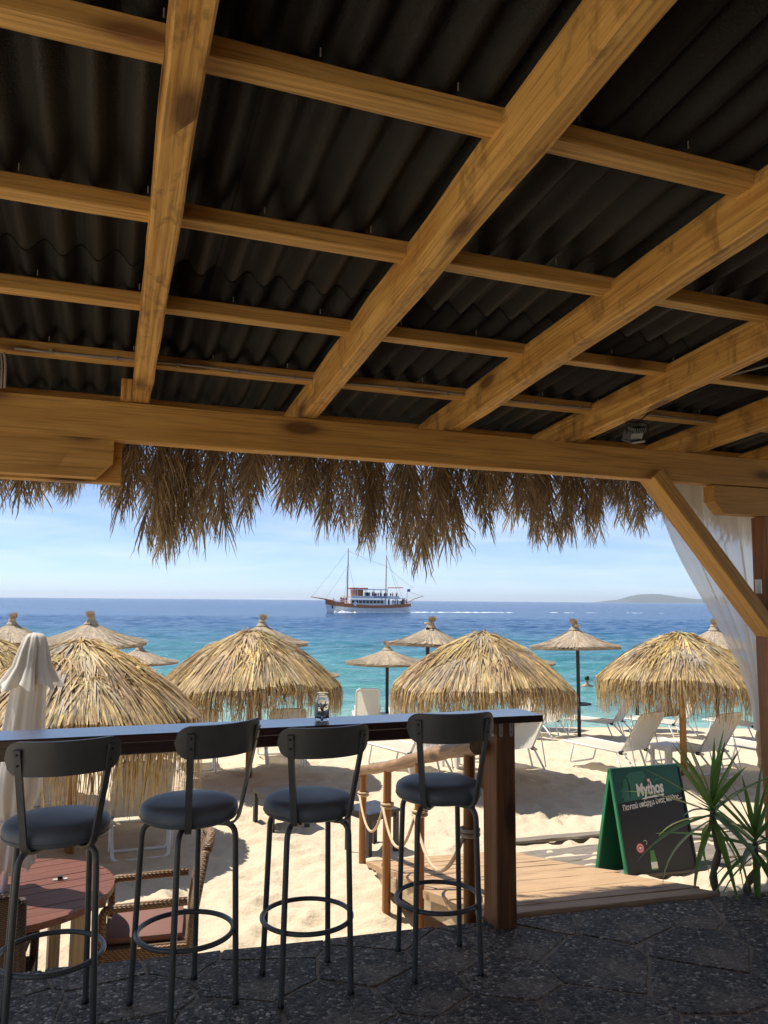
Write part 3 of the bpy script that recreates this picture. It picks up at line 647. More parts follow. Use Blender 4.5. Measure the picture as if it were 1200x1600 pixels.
# ---------------------------------------------------------------- bar stools
def make_stool():
    t = thing('bar_stool', '', 'bar stool')
    mb = MB(); sr = .198; pf = [(.001, .730), (.13, .729), (.178, .731), (.194, .740), (.199, .756), (.199, .776), (.193, .792), (.178, .802), (.14, .807), (.08, .808), (.001, .807)]
    seat = mb.lathe(pf, 40).build('seat', M['vinyl'], t, 'all')
    mb = MB(); mb.tube([(.1995*math.cos(a), .1995*math.sin(a), .752) for a in np.linspace(0, 6.2832, 41)[:-1]], .0016, 5, closed=True); mb.build('seam', M['vinyl'], seat, 'all')
    for a in (225, 315, 45, 135):
        c, s = math.cos(R(a)), math.sin(R(a))
        mb = MB(); mb.tube(arc_path([(.07*c, .07*s, .713), (.192*c, .192*s, .713), (.214*c, .214*s, 0)], .065, 7), .0125, 10)
        lg = mb.build('leg', M['stool_metal'], t, True)
        mb = MB(); mb.lathe([(.001, .0), (.0145, .0), (.0145, .016), (.013, .018)], 10, (.214*c, .214*s, 0)); mb.build('foot_cap', M['black_plastic'], lg, True)
    mb = MB(); mb.tube([(.193*math.cos(a), .193*math.sin(a), .285) for a in np.linspace(0, 6.2832, 49)[:-1]], .0105, 10, closed=True); mb.build('foot_ring', M['stool_metal'], t, 'all')
    # curved back with round ends, arc on the -Y side
    Rb, half, hh, th = .272, R(47), .064, .007; nseg = 36; zc_ = 1.082; vs = []
    Lh = Rb*half
    rows = 10
    for off in (-th, th):
        for i in range(nseg+1):
            u = -1+2*i/nseg; sarc = u*Lh; e = max(0, abs(sarc)-(Lh-hh)); hl = math.sqrt(max(0, hh*hh-e*e))+.0005
            for j in range(rows+1):
                v_ = -1+2*j/rows; a = -math.pi/2+sarc/Rb; rr = Rb+off+v_*hl*.10
                vs.append((rr*math.cos(a), rr*math.sin(a), zc_+v_*hl))
    k = rows+1; n1 = (nseg+1)*k; fs = []
    for i in range(nseg):
        for j in range(rows):
            q = (i*k+j, (i+1)*k+j, (i+1)*k+j+1, i*k+j+1); fs += [q, tuple(n1+x for x in reversed(q))]
        for j in (0, rows): fs.append((i*k+j, (i+1)*k+j, n1+(i+1)*k+j, n1+i*k+j))
    for i in (0, nseg):
        for j in range(rows): fs.append((i*k+j, i*k+j+1, n1+i*k+j+1, n1+i*k+j))
    mb = MB(); mb.add(vs, fs); br_ = mb.build('backrest', M['stool_metal'], t, True)
    for s in (-1, 1):
        a = -math.pi/2+s*R(34); P = arc_path([(.10*math.cos(a), .10*math.sin(a), .7155), (.208*math.cos(a), .208*math.sin(a), .7155), (.292*math.cos(a), .292*math.sin(a), 1.118)], .05, 8)
        tan = Vector((-math.sin(a), math.cos(a), 0)); mb = MB(); vs = []
        for i, p in enumerate(P):
            d = (P[min(i+1, len(P)-1)]-P[max(i-1, 0)]).normalized(); nn = tan.cross(d).normalized()
            vs += [p+tan*.0135+nn*.005, p-tan*.0135+nn*.005, p-tan*.0135-nn*.005, p+tan*.0135-nn*.005]
        fs = [(i*4+j, i*4+(j+1) % 4, (i+1)*4+(j+1) % 4, (i+1)*4+j) for i in range(len(P)-1) for j in range(4)]+[(0,1,2,3), tuple(len(P)*4-4+q for q in (3,2,1,0))]
        mb.add(vs, fs); sp_ = mb.build('back_support', M['stool_metal'], t)
        mb = MB()
        for zz in (1.06, 1.10):
            rr = .208+(.292-.208)*(zz-.7155)/(1.118-.7155)
            mb.lathe([(.001, .0045), (.004, .003), (.005, 0)], 8, (0, 0, 0))
            for q in range(24): mb.v[-24+q] = (mb.v[-24+q][0], mb.v[-24+q][1], mb.v[-24+q][2])
            base = len(mb.v)-24
            for q in range(24):
                x_, y_, z_ = mb.v[base+q]; rad = Vector((math.cos(a), math.sin(a), 0)); pp = rad*(rr+.006+z_)+tan*x_; mb.v[base+q] = (pp.x, pp.y, zz+y_)
        mb.build('screw', M['black_plastic'], sp_)
    return t
st = make_stool()
STG = 'bar stools along the counter'
st.location = (1.49, 3.415, .002); st.rotation_euler = (0, 0, R(-7)); tag(st, 'grey bar stool drawn up to the counter beside its end post', group=STG)
dup(st, (.872, 3.42, .002), R(3.5), 'grey bar stool second from the counter end post, facing the jar', STG).scale = (1, 1, .972)
dup(st, (.358, 3.412, .002), R(27), 'grey bar stool turned askew at the counter, in front of the wicker armchair', STG)
dup(st, (-.150, 3.385, .002), R(6), 'grey bar stool in front of the round red table', STG).scale = (1, 1, .975)

# ---------------------------------------------------------------- ramp with boards, log rail and rope
RL = Vector((1.923, 3.822, -.02)); RE = Vector((1.426, -.109, 0)); RD = Vector((.161, .987, -.245))
rmp = thing('boarded_ramp', 'sandy wooden ramp of wide boards running down from the terrace to the beach', 'ramp', RL)
cuts = [-.06, .186, .664, 1.219, 1.657, 2.036, 2.383, 2.72, 3.08, 3.40, 3.72]
for i in range(len(cuts)-1):
    g = .016; s0, s1 = cuts[i]+g, cuts[i+1]-g; ov0, ov1 = random.uniform(-.02, .02), random.uniform(-.012, .012)
    a = RD*((s0+s1)/2)+RE*(-.0+ov0); b = RD*((s0+s1)/2)+RE*(1+ov1)
    nrm = RE.cross(RD).normalized()
    timber('board', a, b, (s1-s0)*RD.length*.985, .046, M['deck'], rmp, up=nrm, jit=.003, bev=.004, seg=.18)
nrm = RE.cross(RD).normalized()
for u in (.03, .5, .975):
    timber('stringer', RD*-.05+RE*u-nrm*.085, RD*3.66+RE*u-nrm*.085, .045, .13, M['fresh'], rmp, up=nrm)
rail = thing('log_handrail', 'peeled log handrail on stakes down the side of the ramp', 'handrail', RL)
off = Vector((-.055, .004, 0)); SS = [.06, 1.25, 2.45, 3.75]
def rail_pt(s): return RD*s+off+Vector((0, 0, .885))
mb = MB(); P = [rail_pt(s)+Vector((.006*math.sin(s*3), 0, .008*math.sin(s*2.1))) for s in np.linspace(-.1, 4.15, 22)]
Lr = (P[-1]-P[0]).length; xa = (P[-1]-P[0]).normalized(); ya = Vector((0,0,1)).cross(xa).normalized(); za = xa.cross(ya); RM = Matrix((xa, ya, za)).transposed()
mid = (P[0]+P[-1])/2; mb.tube([RM.transposed() @ (p-mid) for p in P], [.045+.004*math.sin(i*1.7) for i in range(22)], 14)
o = mb.build('top_rail', M['log'], rail, True); mm = RM.to_4x4(); mm.translation = mid; o.matrix_local = mm
tops = []
for i, s in enumerate(SS):
    b = RD*s+off; zt = rail_pt(s).z-.03; zb = -1.25-RL.z
    r0 = .035 if i else .033
    mb = MB(); L_ = zt-zb; mb.tube([(-L_/2, 0, 0), (0, .004, .002), (L_/2, 0, 0)], [r0*1.05, r0, r0*.97], 14)
    o = mb.build('stake', M['stake'], rail, True); o.location = (b.x, b.y, (zt+zb)/2); o.rotation_euler = (0, R(-90), 0); tops.append(Vector((b.x, b.y, zt)))
mb = MB()
ropez = [-.42, -.34, -.30, -.20]
pts = [Vector((tops[i].x, tops[i].y, tops[i].z+ropez[i]))+Vector((-.045, -.02, 0)) for i in range(4)]
path = []
for i in range(3):
    for k in range(14):
        t = k/13; p = pts[i].lerp(pts[i+1], t); sag = .26*(4*t*(1-t)); path.append(p+Vector((0, 0, -sag)))
mb.tube(path, .011, 8)
for i in range(4):
    c = Vector((tops[i].x, tops[i].y, tops[i].z+ropez[i]))
    for dz in (0, .024): mb.tube([c+Vector((.048*math.cos(a), .048*math.sin(a), dz)) for a in np.linspace(0, 6.2832, 17)[:-1]], .011, 6, closed=True)
mb.build('rope', M['rope'], rail, 'all')

# ---------------------------------------------------------------- A-board sign
SG = (4.07, 5.25); zs = gz(*SG)-.02; TOPZ = .345
sign = thing('pavement_sign', 'green and black folding beer sign standing beside the ramp', 'sign', (SG[0], SG[1], zs), R(-1))
HW, SP, HH = .315, .21, TOPZ-zs
M['green'] = simple('green sign paint', (.004, .085, .042), .35, 0, .1); M['green2'] = simple('pale green edge', (.015, .20, .09), .4, 0, .1)
M['board'] = simple('blackboard', (.013, .013, .015), .55, 0, .2, 6); M['leaf_green'] = simple('muted green print', (.035, .16, .105), .4, 0, .05)
M['white_print'] = simple('white print', (.80, .80, .78), .5, 0, .03); M['pink'] = simple('red print', (.62, .07, .10), .5, 0, .1); M['bottle'] = simple('bottle green print', (.05, .24, .05), .4, 0, .2)
tl = math.atan2(SP, HH); FL = math.hypot(SP, HH)
def panel(front):
    e = obj('panel_front' if front else 'panel_back', None)
    return e
def face_frame(s):   # matrix for a leaf: local x right, z up along leaf from the foot, y outward normal
    up_ = Vector((0, -s*-SP, HH)).normalized() if False else Vector((0, s*SP, HH)).normalized()
    xx = Vector((1, 0, 0)); yy = up_.cross(xx)
    mm = Matrix((xx, yy, up_)).transposed().to_4x4(); mm.translation = Vector((0, -s*SP, 0)); return mm
for s in (1, -1):
    mb = MB(); W2 = HW
    mb.box((0, 0, FL/2), (2*HW, .012, FL)); o = mb.build('leaf', M['board'] if s == 1 else M['green'], sign); o.matrix_local = face_frame(s)
    for sx in (-1, 1):
        mb = MB(); mb.box((sx*(HW+.004), 0, FL/2), (.014, .030, FL-.01)); mb.build('edge_strip', M['green2'] if (sx < 0 or s < 0) else M['board'], o)
    mb = MB(); mb.box((0, 0, FL-.012), (2*HW-.002, .028, .022)); mb.build('top_strip', M['green'], o)
    if s == -1: continue
    F0 = o
    # green header, its lower edge rising to the right
    mb = MB(); zh = FL*.735
    mb.prism([(-HW+.004, FL-.024), (-HW+.004, zh-.03), (HW-.004, zh+.02), (HW-.004, FL-.024)], -.0085, -.0062); mb.build('header', M['green'], F0)
    # ragged mane-like emblem printed on the header
    zt_ = FL-.03; pts = [(-.03, zt_), (-.09, zt_-.005), (-.15, zt_-.012), (-.20, zt_-.035), (-.175, zt_-.04), (-.235, zt_-.07), (-.205, zt_-.073), (-.26, zt_-.11), (-.225, zt_-.108), (-.27, zt_-.15), (-.235, zt_-.145), (-.265, zt_-.19), (-.225, zt_-.183), (-.245, zh-.018), (-.06, zh-.004), (-.07, zt_-.16), (-.05, zt_-.09), (0, zt_-.05)]
    bm = bmesh.new(); vv = [bm.verts.new((x, -.0092, z)) for x, z in pts]; bm.faces.new(vv); bmesh.ops.triangulate(bm, faces=bm.faces)
    me = bpy.data.meshes.new('emblem'); bm.to_mesh(me); bm.free(); me.materials.append(M['leaf_green']); obj('emblem', me, F0)
    mb = MB(); mb.tube([(-.185+.012*math.sin(t*3), -.0095, zt_-.04-t*.16) for t in np.linspace(0, 1, 10)], [.001+.004*math.sin(math.pi*t) for t in np.linspace(0.02, .98, 10)], 5); mb.build('emblem_line', M['green'], F0)
    mb = MB(); mb.prism([(.05, zt_-.075), (.15, zt_-.055), (.07, zt_-.09)], -.0095, -.009); mb.build('emblem_tail', M['leaf_green'], F0)
    # round red seal above the name
    mb = MB(); 
    for rr, y_, m_ in ((.017, -.0100, 0), (.011, -.0106, 1)):
        mb.add([(.012+rr*math.cos(a), y_, zt_-.075+rr*math.sin(a)) for a in np.linspace(0, 6.2832, 19)[:-1]], [tuple(range(18))], mi=m_)
    mb.build('seal', [M['pink'], M['white_print']], F0)
    def lettering(name, txt, size, x, z, rot, shear=.0, ext=.0006, bold=.0, sx=1.0):
        cv = bpy.data.curves.new(name, 'FONT'); cv.body = txt; cv.size = size; cv.shear = shear; cv.extrude = ext; cv.offset = bold; cv.align_x = 'LEFT'
        tmp = bpy.data.objects.new('tmp', cv); COL.objects.link(tmp); bpy.context.view_layer.update()
        me = bpy.data.meshes.new_from_object(tmp.evaluated_get(bpy.context.evaluated_depsgraph_get())); bpy.data.objects.remove(tmp)
        me.name = name; me.materials.clear(); me.materials.append(M['white_print'])
        o = obj(name, me, F0); o.matrix_local = Matrix.Translation((x, -.0105, z)) @ Matrix.Rotation(R(rot), 4, 'Y') @ Matrix.Rotation(R(90), 4, 'X') @ Matrix.Diagonal((sx, 1, 1, 1)); return o
    lettering('lettering', 'Mythos', .125, -.115, zt_-.185, -4, .12, .0008, .0045, .68)
    mb = MB(); mb.prism([(-.085, zt_-.212), (.13, zt_-.196), (.135, zt_-.180), (-.05, zt_-.197)], -.0115, -.0095); mb.build('underline', M['white_print'], F0)
    lettering('lettering', 'Παντού υπάρχει ένας Μύθος...', .056, -.262, zh-.082, -5.6, .0, .0006, .0012, .69)
    # small round print and bottle print near the foot
    zb_ = FL*.27
    for rr, y_, m_ in ((.036, -.0075, 'pink'), (.026, -.0080, 'white_print'), (.021, -.0085, 'pink'), (.010, -.0090, 'white_print')):
        mb = MB(); mb.add([(-.165+rr*math.cos(a), y_, zb_+.05+rr*math.sin(a)) for a in np.linspace(0, 6.2832, 23)[:-1]], [tuple(range(22))]); mb.build('printed_cap', M[m_], F0)
    mb = MB(); mb.tube([(-.115+.016*math.cos(a), -.008, zb_+.085+.016*math.sin(a)) for a in np.linspace(-1.2, 2.6, 10)], .0016, 5); mb.build('printed_ring', M['white_print'], F0)
    bp = [(-.03, 0), (-.03, .06), (-.024, .085), (-.019, .125), (-.020, .135), (.020, .135), (.019, .125), (.024, .085), (.03, .06), (.03, 0)]
    mb = MB(); mb.prism([(x-.065, zb_-.07+z-.04) for x, z in bp], -.0085, -.0065); o2 = mb.build('printed_bottle', M['bottle'], F0)
    mb = MB(); mb.prism([(-.093, zb_-.10), (-.093, zb_-.055), (-.037, zb_-.055), (-.037, zb_-.10)], -.0095, -.0088); mb.build('bottle_label', M['white_print'], o2)

# ---------------------------------------------------------------- weathered path boards half buried beside the ramp
path_t = thing('board_path', 'bleached path of long boards half buried in the sand beyond the beer sign', 'board path', (4.5, 6.6, gz(4.5, 6.6)))
rb = random.Random(9)
def path_board(ax, ay, bx, by, w, lift=.034):
    za, zb2 = gz(ax, ay)+lift, gz(bx, by)+lift
    timber('board', (ax-4.5, ay-6.6, za-path_t.location.z), (bx-4.5, by-6.6, zb2-path_t.location.z+rb.uniform(-.01, .01)), w, .03, M['grey_board'], path_t, jit=.006, seg=.25)
for i in range(7):
    y = 5.15+i*.42+rb.uniform(-.03, .03); x0 = 3.35+.163*(y-3.71)+.10
    n3 = 3; xs_ = np.linspace(x0, x0+2.6-.12*i, n3)
    path_board(x0, y, x0+1.75+rb.uniform(-.2, .25), y-.10+rb.uniform(-.03, .03), rb.uniform(.11, .16))
    path_board(x0+2.05+rb.uniform(-.1, .1), y-.13, x0+3.9, y-.95+rb.uniform(-.06, .06), rb.uniform(.11, .16))

# ---------------------------------------------------------------- yuccas at the terrace edge
def yleaf_mat():
    mt, n, l, p = mat('yucca leaf'); v = coords(n, l, scale=(2, 40, 40), rnd=True); f = noise_t(n, l, v, 2, 4)
    c = ramp(n, l, f, [(.3, (.08, .155, .04)), (.7, (.20, .32, .09))]); l.new(c, p.inputs['Base Color']); p.inputs['Roughness'].default_value = .38
    tr = n.new('ShaderNodeBsdfTranslucent'); tr.inputs['Color'].default_value = (.20, .38, .06, 1); ms = n.new('ShaderNodeMixShader'); ms.inputs[0].default_value = .25
    l.new(p.outputs[0], ms.inputs[1]); l.new(tr.outputs[0], ms.inputs[2]); l.new(ms.outputs[0], n['Material Output'].inputs['Surface']); return mt
M['yleaf'] = yleaf_mat()
def yleaf(droop, L, w):
    mb = MB(); n = 9; vs = []; x = z = 0; a = 0
    for i in range(n+1):
        t = i/n; ww = w*(.55+1.1*t if t < .35 else (1-(t-.35)/.65)**.8*.94+.0)*.5+.0006
        sn = Vector((-math.sin(a), 0, math.cos(a)))
        vs += [Vector((x, -ww, z))+sn*ww*.45, Vector((x, 0, z)), Vector((x, ww, z))+sn*ww*.45]
        a = -droop*t**1.6; x += L/n*math.cos(a); z += L/n*math.sin(a)
    mb.add(vs, [(i*3+j, i*3+j+1, i*3+j+4, i*3+j+3) for i in range(n) for j in (0, 1)]); return mb.mesh('leaf', M['yleaf'], 'all')
YL = [yleaf(d, L, w) for d, L, w in ((.15, .44, .038), (.35, .52, .042), (.6, .54, .042), (1.1, .50, .038), (.1, .40, .036), (1.6, .46, .036))]
def yucca(label, bx, by, tx, ty, tz, seed, nleaf, sc):
    b = Vector((bx, by, gz(bx, by)-.03)); t = thing('yucca_plant', label, 'yucca', b, group='yuccas beside the terrace')
    top = Vector((tx, ty, tz))-b; mb = MB(); n = 14; rr = random.Random(seed)
    P = [top*(i/n)+Vector((.018*math.sin(i*.7+seed), .015*math.sin(i*.5), 0))*(math.sin(math.pi*i/n)) for i in range(n+1)]
    mb.tube(P, [.024+.004*math.sin(i*2.2)-.0004*i for i in range(n+1)], 10); mb.build('trunk', M['trunk'], t, 'all')
    for i in range(nleaf):
        f = i/nleaf; el = R(82-f*135+rr.uniform(-10, 10)); az_ = i*2.39996+rr.uniform(-.3, .3)
        k = 4 if f < .2 else (0 if f < .4 else (1 if f < .62 else (2 if f < .8 else rr.choice((3, 5)))))
        o = obj('leaf', YL[k], t); o.location = top+Vector((0, 0, .05-f*.13)); o.rotation_euler = (rr.uniform(-.25, .25), -el, az_); s_ = sc*rr.uniform(.85, 1.15); o.scale = (s_, s_, s_)
    return t
yucca('tall yucca with an upright slim trunk, next to the beer sign', 3.60, 3.98, 3.575, 3.965, .37, 21, 27, 1.12)
yucca('shorter yucca with a crooked leaning trunk, beside the taller one', 3.66, 3.80, 3.71, 3.77, .22, 8, 24, 1.02)

# ---------------------------------------------------------------- thatched parasols
def thatch_mesh(seed, rim=1.30, fringe=.42, drop=.70, apex=2.15, grey=0.0):
    rr = random.Random(seed); mb = MB()
    ph = [rr.uniform(0, 6.28) for _ in range(3)]
    def sag(a, r): return .05*(r/rim)**2*(math.sin(2*a+ph[0])+.6*math.sin(3*a+ph[1])+.4*math.sin(7*a+ph[2]))
    def surf(r):      # height of the dome at radius r, convex
        t = r/rim; return apex-drop*(.42*t+.58*t*t)
    def tone(old):
        k = rr.uniform(.68, 1.12); base = (.76, .57, .26) if rr.random() > old else (.60, .42, .22)
        if rr.random() < .08: base = (.24, .15, .08)
        elif rr.random() < .14: base = (.50, .42, .30)
        return (base[0]*k, base[1]*k, base[2]*k*rr.uniform(.8, 1.15))
    # dark backing cone added under the thatch strips to block light
    rings = [(.03, apex-.01), (.4, surf(.4)-.03), (.8, surf(.8)-.03), (1.1, surf(1.1)-.035), (rim-.03, surf(rim)-.05)]
    n = 48; vs = [(r*math.cos(2*math.pi*j/n), r*math.sin(2*math.pi*j/n), z) for r, z in rings for j in range(n)]
    mb.add(vs, [(i*n+j, i*n+(j+1) % n, (i+1)*n+(j+1) % n, (i+1)*n+j) for i in range(4) for j in range(n)], (.42, .29, .14))
    def strip(a, r0, r1, w, lift, yaw, col, hang=0):
        ns = 4; pts = []
        for i in range(ns+1):
            t = i/ns; r = r0+(r1-r0)*t; z = surf(min(r, rim))+sag(a, r)+lift*(.25+.75*t*(1.2-t)); aa = a+yaw*t*.5/(r+.25)
            pts.append(Vector((r*math.cos(aa), r*math.sin(aa), z)))
        if hang:
            e = pts[-1]; rad = Vector((math.cos(a), math.sin(a), 0)); tan_ = Vector((-rad.y, rad.x, 0))
            pts[-1] = e+rad*.01+Vector((0, 0, -.02)); pts.append(e+rad*.045*rr.uniform(.2, 1.4)+Vector((0, 0, -hang*.4))+tan_*rr.uniform(-.02, .02)); pts.append(pts[-1]+Vector((0, 0, -hang*.6))+rad*rr.uniform(-.07, .03)+tan_*rr.uniform(-.06, .06))
        k = len(pts); vs = []; tw = rr.uniform(-.5, .5)
        for i, p in enumerate(pts):
            d = (pts[min(i+1, k-1)]-pts[max(i-1, 0)]).normalized(); tan_ = Vector((-math.sin(a), math.cos(a), 0)); nrm_ = d.cross(tan_).normalized()
            s_ = (tan_*math.cos(tw)+nrm_*math.sin(tw))*w*.5*(1-.75*(i/(k-1))**2); vs += [p-s_, p+s_]
        mb.add(vs, [(2*i, 2*i+1, 2*i+3, 2*i+2) for i in range(k-1)], col)
    tiers = [(.02, .62, 300, .026), (.28, .85, 450, .025), (.52, 1.05, 580, .024), (.74, 1.24, 680, .022)]
    for ti, (r0, r1, cnt, w) in reversed(list(enumerate(tiers))):
        for i in range(cnt//9):                       # a fan leaf: strips spreading from one stalk
            a0 = rr.uniform(0, 6.2832); rs0 = max(.015, r0+rr.uniform(-.08, .14)); lf = rr.choice((.01, .02, .03, .05, .075)); yw0 = rr.uniform(-.25, .25); c0 = tone(.25+.15*ti); ln = rr.uniform(-.2, .12)
            for k in range(11):
                f = (k-5)/5; kk = rr.uniform(.75, 1.15); broken = rr.random() < .12
                strip(a0+f*.10/(rs0+.22), rs0+rr.uniform(0, .05), min(rim+.02, r1+ln-.10*f*f-(.25 if broken else 0)+rr.uniform(-.08, .08)), w*rr.uniform(.6, 1.25), .012+lf+rr.uniform(0, .03)+(.05 if broken else 0), yw0+f*.34+rr.uniform(-.12, .12), tuple(c*kk for c in c0))
    for i in range(2300):
        a = rr.uniform(0, 6.2832); strip(a, rim-rr.uniform(.18, .42), rim+rr.uniform(-.07, .02), rr.uniform(.012, .030), .02+rr.uniform(0, .03), rr.uniform(-.2, .2), tone(.5), fringe*rr.uniform(.35, 1.15))
    return mb.mesh('thatch', M['thatch'], False)
TH = [thatch_mesh(31, fringe=.44), thatch_mesh(57, fringe=.48, drop=.74), thatch_mesh(77, fringe=.78, drop=.74, rim=1.32), thatch_mesh(93, fringe=.52, drop=.66, rim=1.27)]
def thatched(label, x, y, mi, rot, sc=1.0, tuft=True):
    t = thing('thatched_parasol', label, 'parasol', (x, y, gz(x, y)-.02), rot, 'palm thatched parasols on the beach')
    o = obj('thatch', TH[mi], t); o['kind'] = 'stuff'; o.scale = (sc, sc, 1)
    mb = MB(); mb.tube([(-1.15, 0, 0), (0, .003, 0), (1.15, 0, 0)], [.052, .05, .045], 12); p = mb.build('pole', M['para_pole'], t, 'all'); p.rotation_euler = (0, R(-90), 0); p.location = (0, 0, .98)
    for k in range(8):
        a = k*math.pi/4; mb = MB(); mb.tube([(.03*math.cos(a), .03*math.sin(a), 2.06), (1.2*math.cos(a), 1.2*math.sin(a), 1.46)], .018, 6); mb.build('rib', M['para_pole'], t, 'all')
    if tuft:
        mb = MB(); r2 = random.Random(int(x*100))
        for k in range(26):
            a = r2.uniform(0, 6.28); q = Vector((.03*math.cos(a), .03*math.sin(a), 2.10)); e = q+Vector((math.cos(a)*r2.uniform(.01, .09), math.sin(a)*r2.uniform(.01, .09), r2.uniform(.05, .15)))
            s_ = Vector((-math.sin(a), math.cos(a), 0))*.012; mb.add([q-s_, q+s_, e+s_*.3, e-s_*.3], [(0,1,2,3)], (.33, .23, .12))
        o = mb.build('tuft', M['thatch'], t); o['kind'] = 'stuff'
    return t
thatched('thatched parasol between the folded cream parasol and the next thatched one, over a cream lounger', -.27, 8.90, 2, .3, .95, tuft=False)
thatched('thatched parasol with a ragged skirt behind the glass jar', 2.04, 11.58, 1, 1.2, tuft=False)
thatched('thatched parasol behind the bar stool nearest the counter end post', 5.13, 10.18, 0, .5, .975)
thatched('thatched parasol behind the beer sign and the yuccas', 8.39, 9.87, 3, 2.6, .965, tuft=False)
thatched('thatched parasol largely hidden behind the folded cream parasol', -1.62, 11.0, 0, 4.0, tuft=False)

# ---------------------------------------------------------------- flat reed parasols nearer the water
def reed_mesh(seed, rim=1.03):
    rr = random.Random(seed); mb = MB()
    def surf(r): t = r/rim; return 2.47-.42*(1-(1-t)**1.45)
    def tone(): 
        k = rr.uniform(.6, 1.1); return (.56*k, .455*k*rr.uniform(.95, 1.03), .325*k*rr.uniform(.9, 1.1))
    n = 40; rings = [(.02, 2.47), (.2, surf(.2)), (.5, surf(.5)), (.8, surf(.8)), (rim, surf(rim)), (rim, surf(rim)-.035), (.5, surf(.5)-.06), (.02, 2.38)]
    mb.add([(r*(1+.012*math.sin(j*5.1))*math.cos(2*math.pi*j/n), r*(1+.012*math.sin(j*5.1))*math.sin(2*math.pi*j/n), z-.012) for r, z in rings for j in range(n)], [(i*n+j, i*n+(j+1) % n, (i+1)*n+(j+1) % n, (i+1)*n+j) for i in range(len(rings)-1) for j in range(n)], (.30, .225, .14))
    for i in range(1900):
        a = rr.uniform(0, 6.2832); r0 = rr.choice((.02, .1, .3, .45, .6))*rr.uniform(.5, 1.3); r1 = min(rim+rr.uniform(-.03, .035), r0+rr.uniform(.4, .75)); w = rr.uniform(.007, .016); yw = rr.uniform(-.06, .06); vs = []
        for t in (0, .5, 1):
            r = r0+(r1-r0)*t; aa = a+yw*t/(r+.15); z = surf(min(r, rim))+.004+rr.uniform(0, .012)+.01*t; s_ = Vector((-math.sin(aa), math.cos(aa), rr.uniform(-.3, .3)))*w*.5; p = Vector((r*math.cos(aa), r*math.sin(aa), z)); vs += [p-s_, p+s_]
        mb.add(vs, [(0,1,3,2), (2,3,5,4)], tone())
    for i in range(420):                               # bound top knot
        a = rr.uniform(0, 6.2832); top = rr.uniform(.05, .14); pts = [(.13, 2.43), (.075, 2.50), (.06, 2.56), (.085+rr.uniform(-.02, .03), 2.56+top)]
        vs = []; ln = rr.uniform(-.03, .03)
        for q, (r, z) in enumerate(pts):
            s_ = Vector((-math.sin(a), math.cos(a), 0))*.006*(1-.2*q); p = Vector((r*math.cos(a)*(.8 if q == 3 else 1)-(.035 if q == 3 else 0)+ln*(q == 3), r*math.sin(a), z)); vs += [p-s_, p+s_]
        mb.add(vs, [(0,1,3,2), (2,3,5,4), (4,5,7,6)], tone())
    return mb.mesh('reed_thatch', M['reed'], False)
RT = [reed_mesh(5), reed_mesh(9, 1.0)]
def reed(label, x, y, mi, rot, sc=1.0, tray=False, tilt=0, hz=1.0):
    t = thing('reed_parasol', label, 'parasol', (x, y, gz(x, y)-.02), rot, 'flat reed parasols near the water')
    o = obj('reed_thatch', RT[mi], t); o['kind'] = 'stuff'; o.scale = (sc, sc, 1); o.rotation_euler = (tilt, 0, 0)
    t.scale = (1, 1, hz)
    mb = MB(); mb.tube([(0, 0, -.2), (0, 0, 2.44)], .042, 10); mb.build('pole', M['dark_pole'], t, True)
    mb = MB(); mb.lathe([(.066, 2.505), (.078, 2.52), (.078, 2.54), (.066, 2.555)], 14); mb.build('binding', M['rope'], t, 'all')
    if tray:
        mb = MB(); mb.lathe([(.04, .74), (.24, .745), (.25, .755), (.25, .775), (.04, .78)], 18, (.06, 0, 0)); mb.build('tray', M['dark_pole'], t, True)
    return t
reed('reed parasol beyond the thatched one beside the folded cream parasol, the wider of two', -.32, 17.09, 0, 0, 1.08, tilt=.05, hz=.985)
reed('reed parasol lower and half hidden by a wider reed parasol', .78, 20.41, 1, 2, .95, hz=.80)
reed('reed parasol peeking out behind the thatched parasol that stands behind the jar', 3.22, 17.11, 0, 3.5)
reed('low reed parasol showing just its rim beside the reed one behind the jar', 4.97, 20.52, 1, 1, hz=.66)
reed('reed parasol over the upright loungers at the water, lower of an overlapping pair', 6.60, 18.30, 0, 5, hz=.82)
reed('reed parasol with a crooked topknot, upper of an overlapping pair', 6.79, 16.16, 1, 2.2, tilt=.06)
reed('reed parasol with a black tray on its pole, near the swimmer', 10.19, 15.38, 0, .4, 1, True, tilt=-.03)
reed('reed parasol behind the thatched parasol over the beer sign', 12.87, 14.01, 1, 1.7)
reed('reed parasol of which only the topknot shows behind a thatched parasol', 10.12, 18.16, 0, 4.4, hz=.84)
reed('low reed parasol whose dark pole shows under the thatch behind the beer sign', 12.95, 16.9, 1, 3.0, hz=.66)
reed('reed parasol at the far side of the folded cream parasol, near the water', -2.03, 19.28, 0, 2.9)

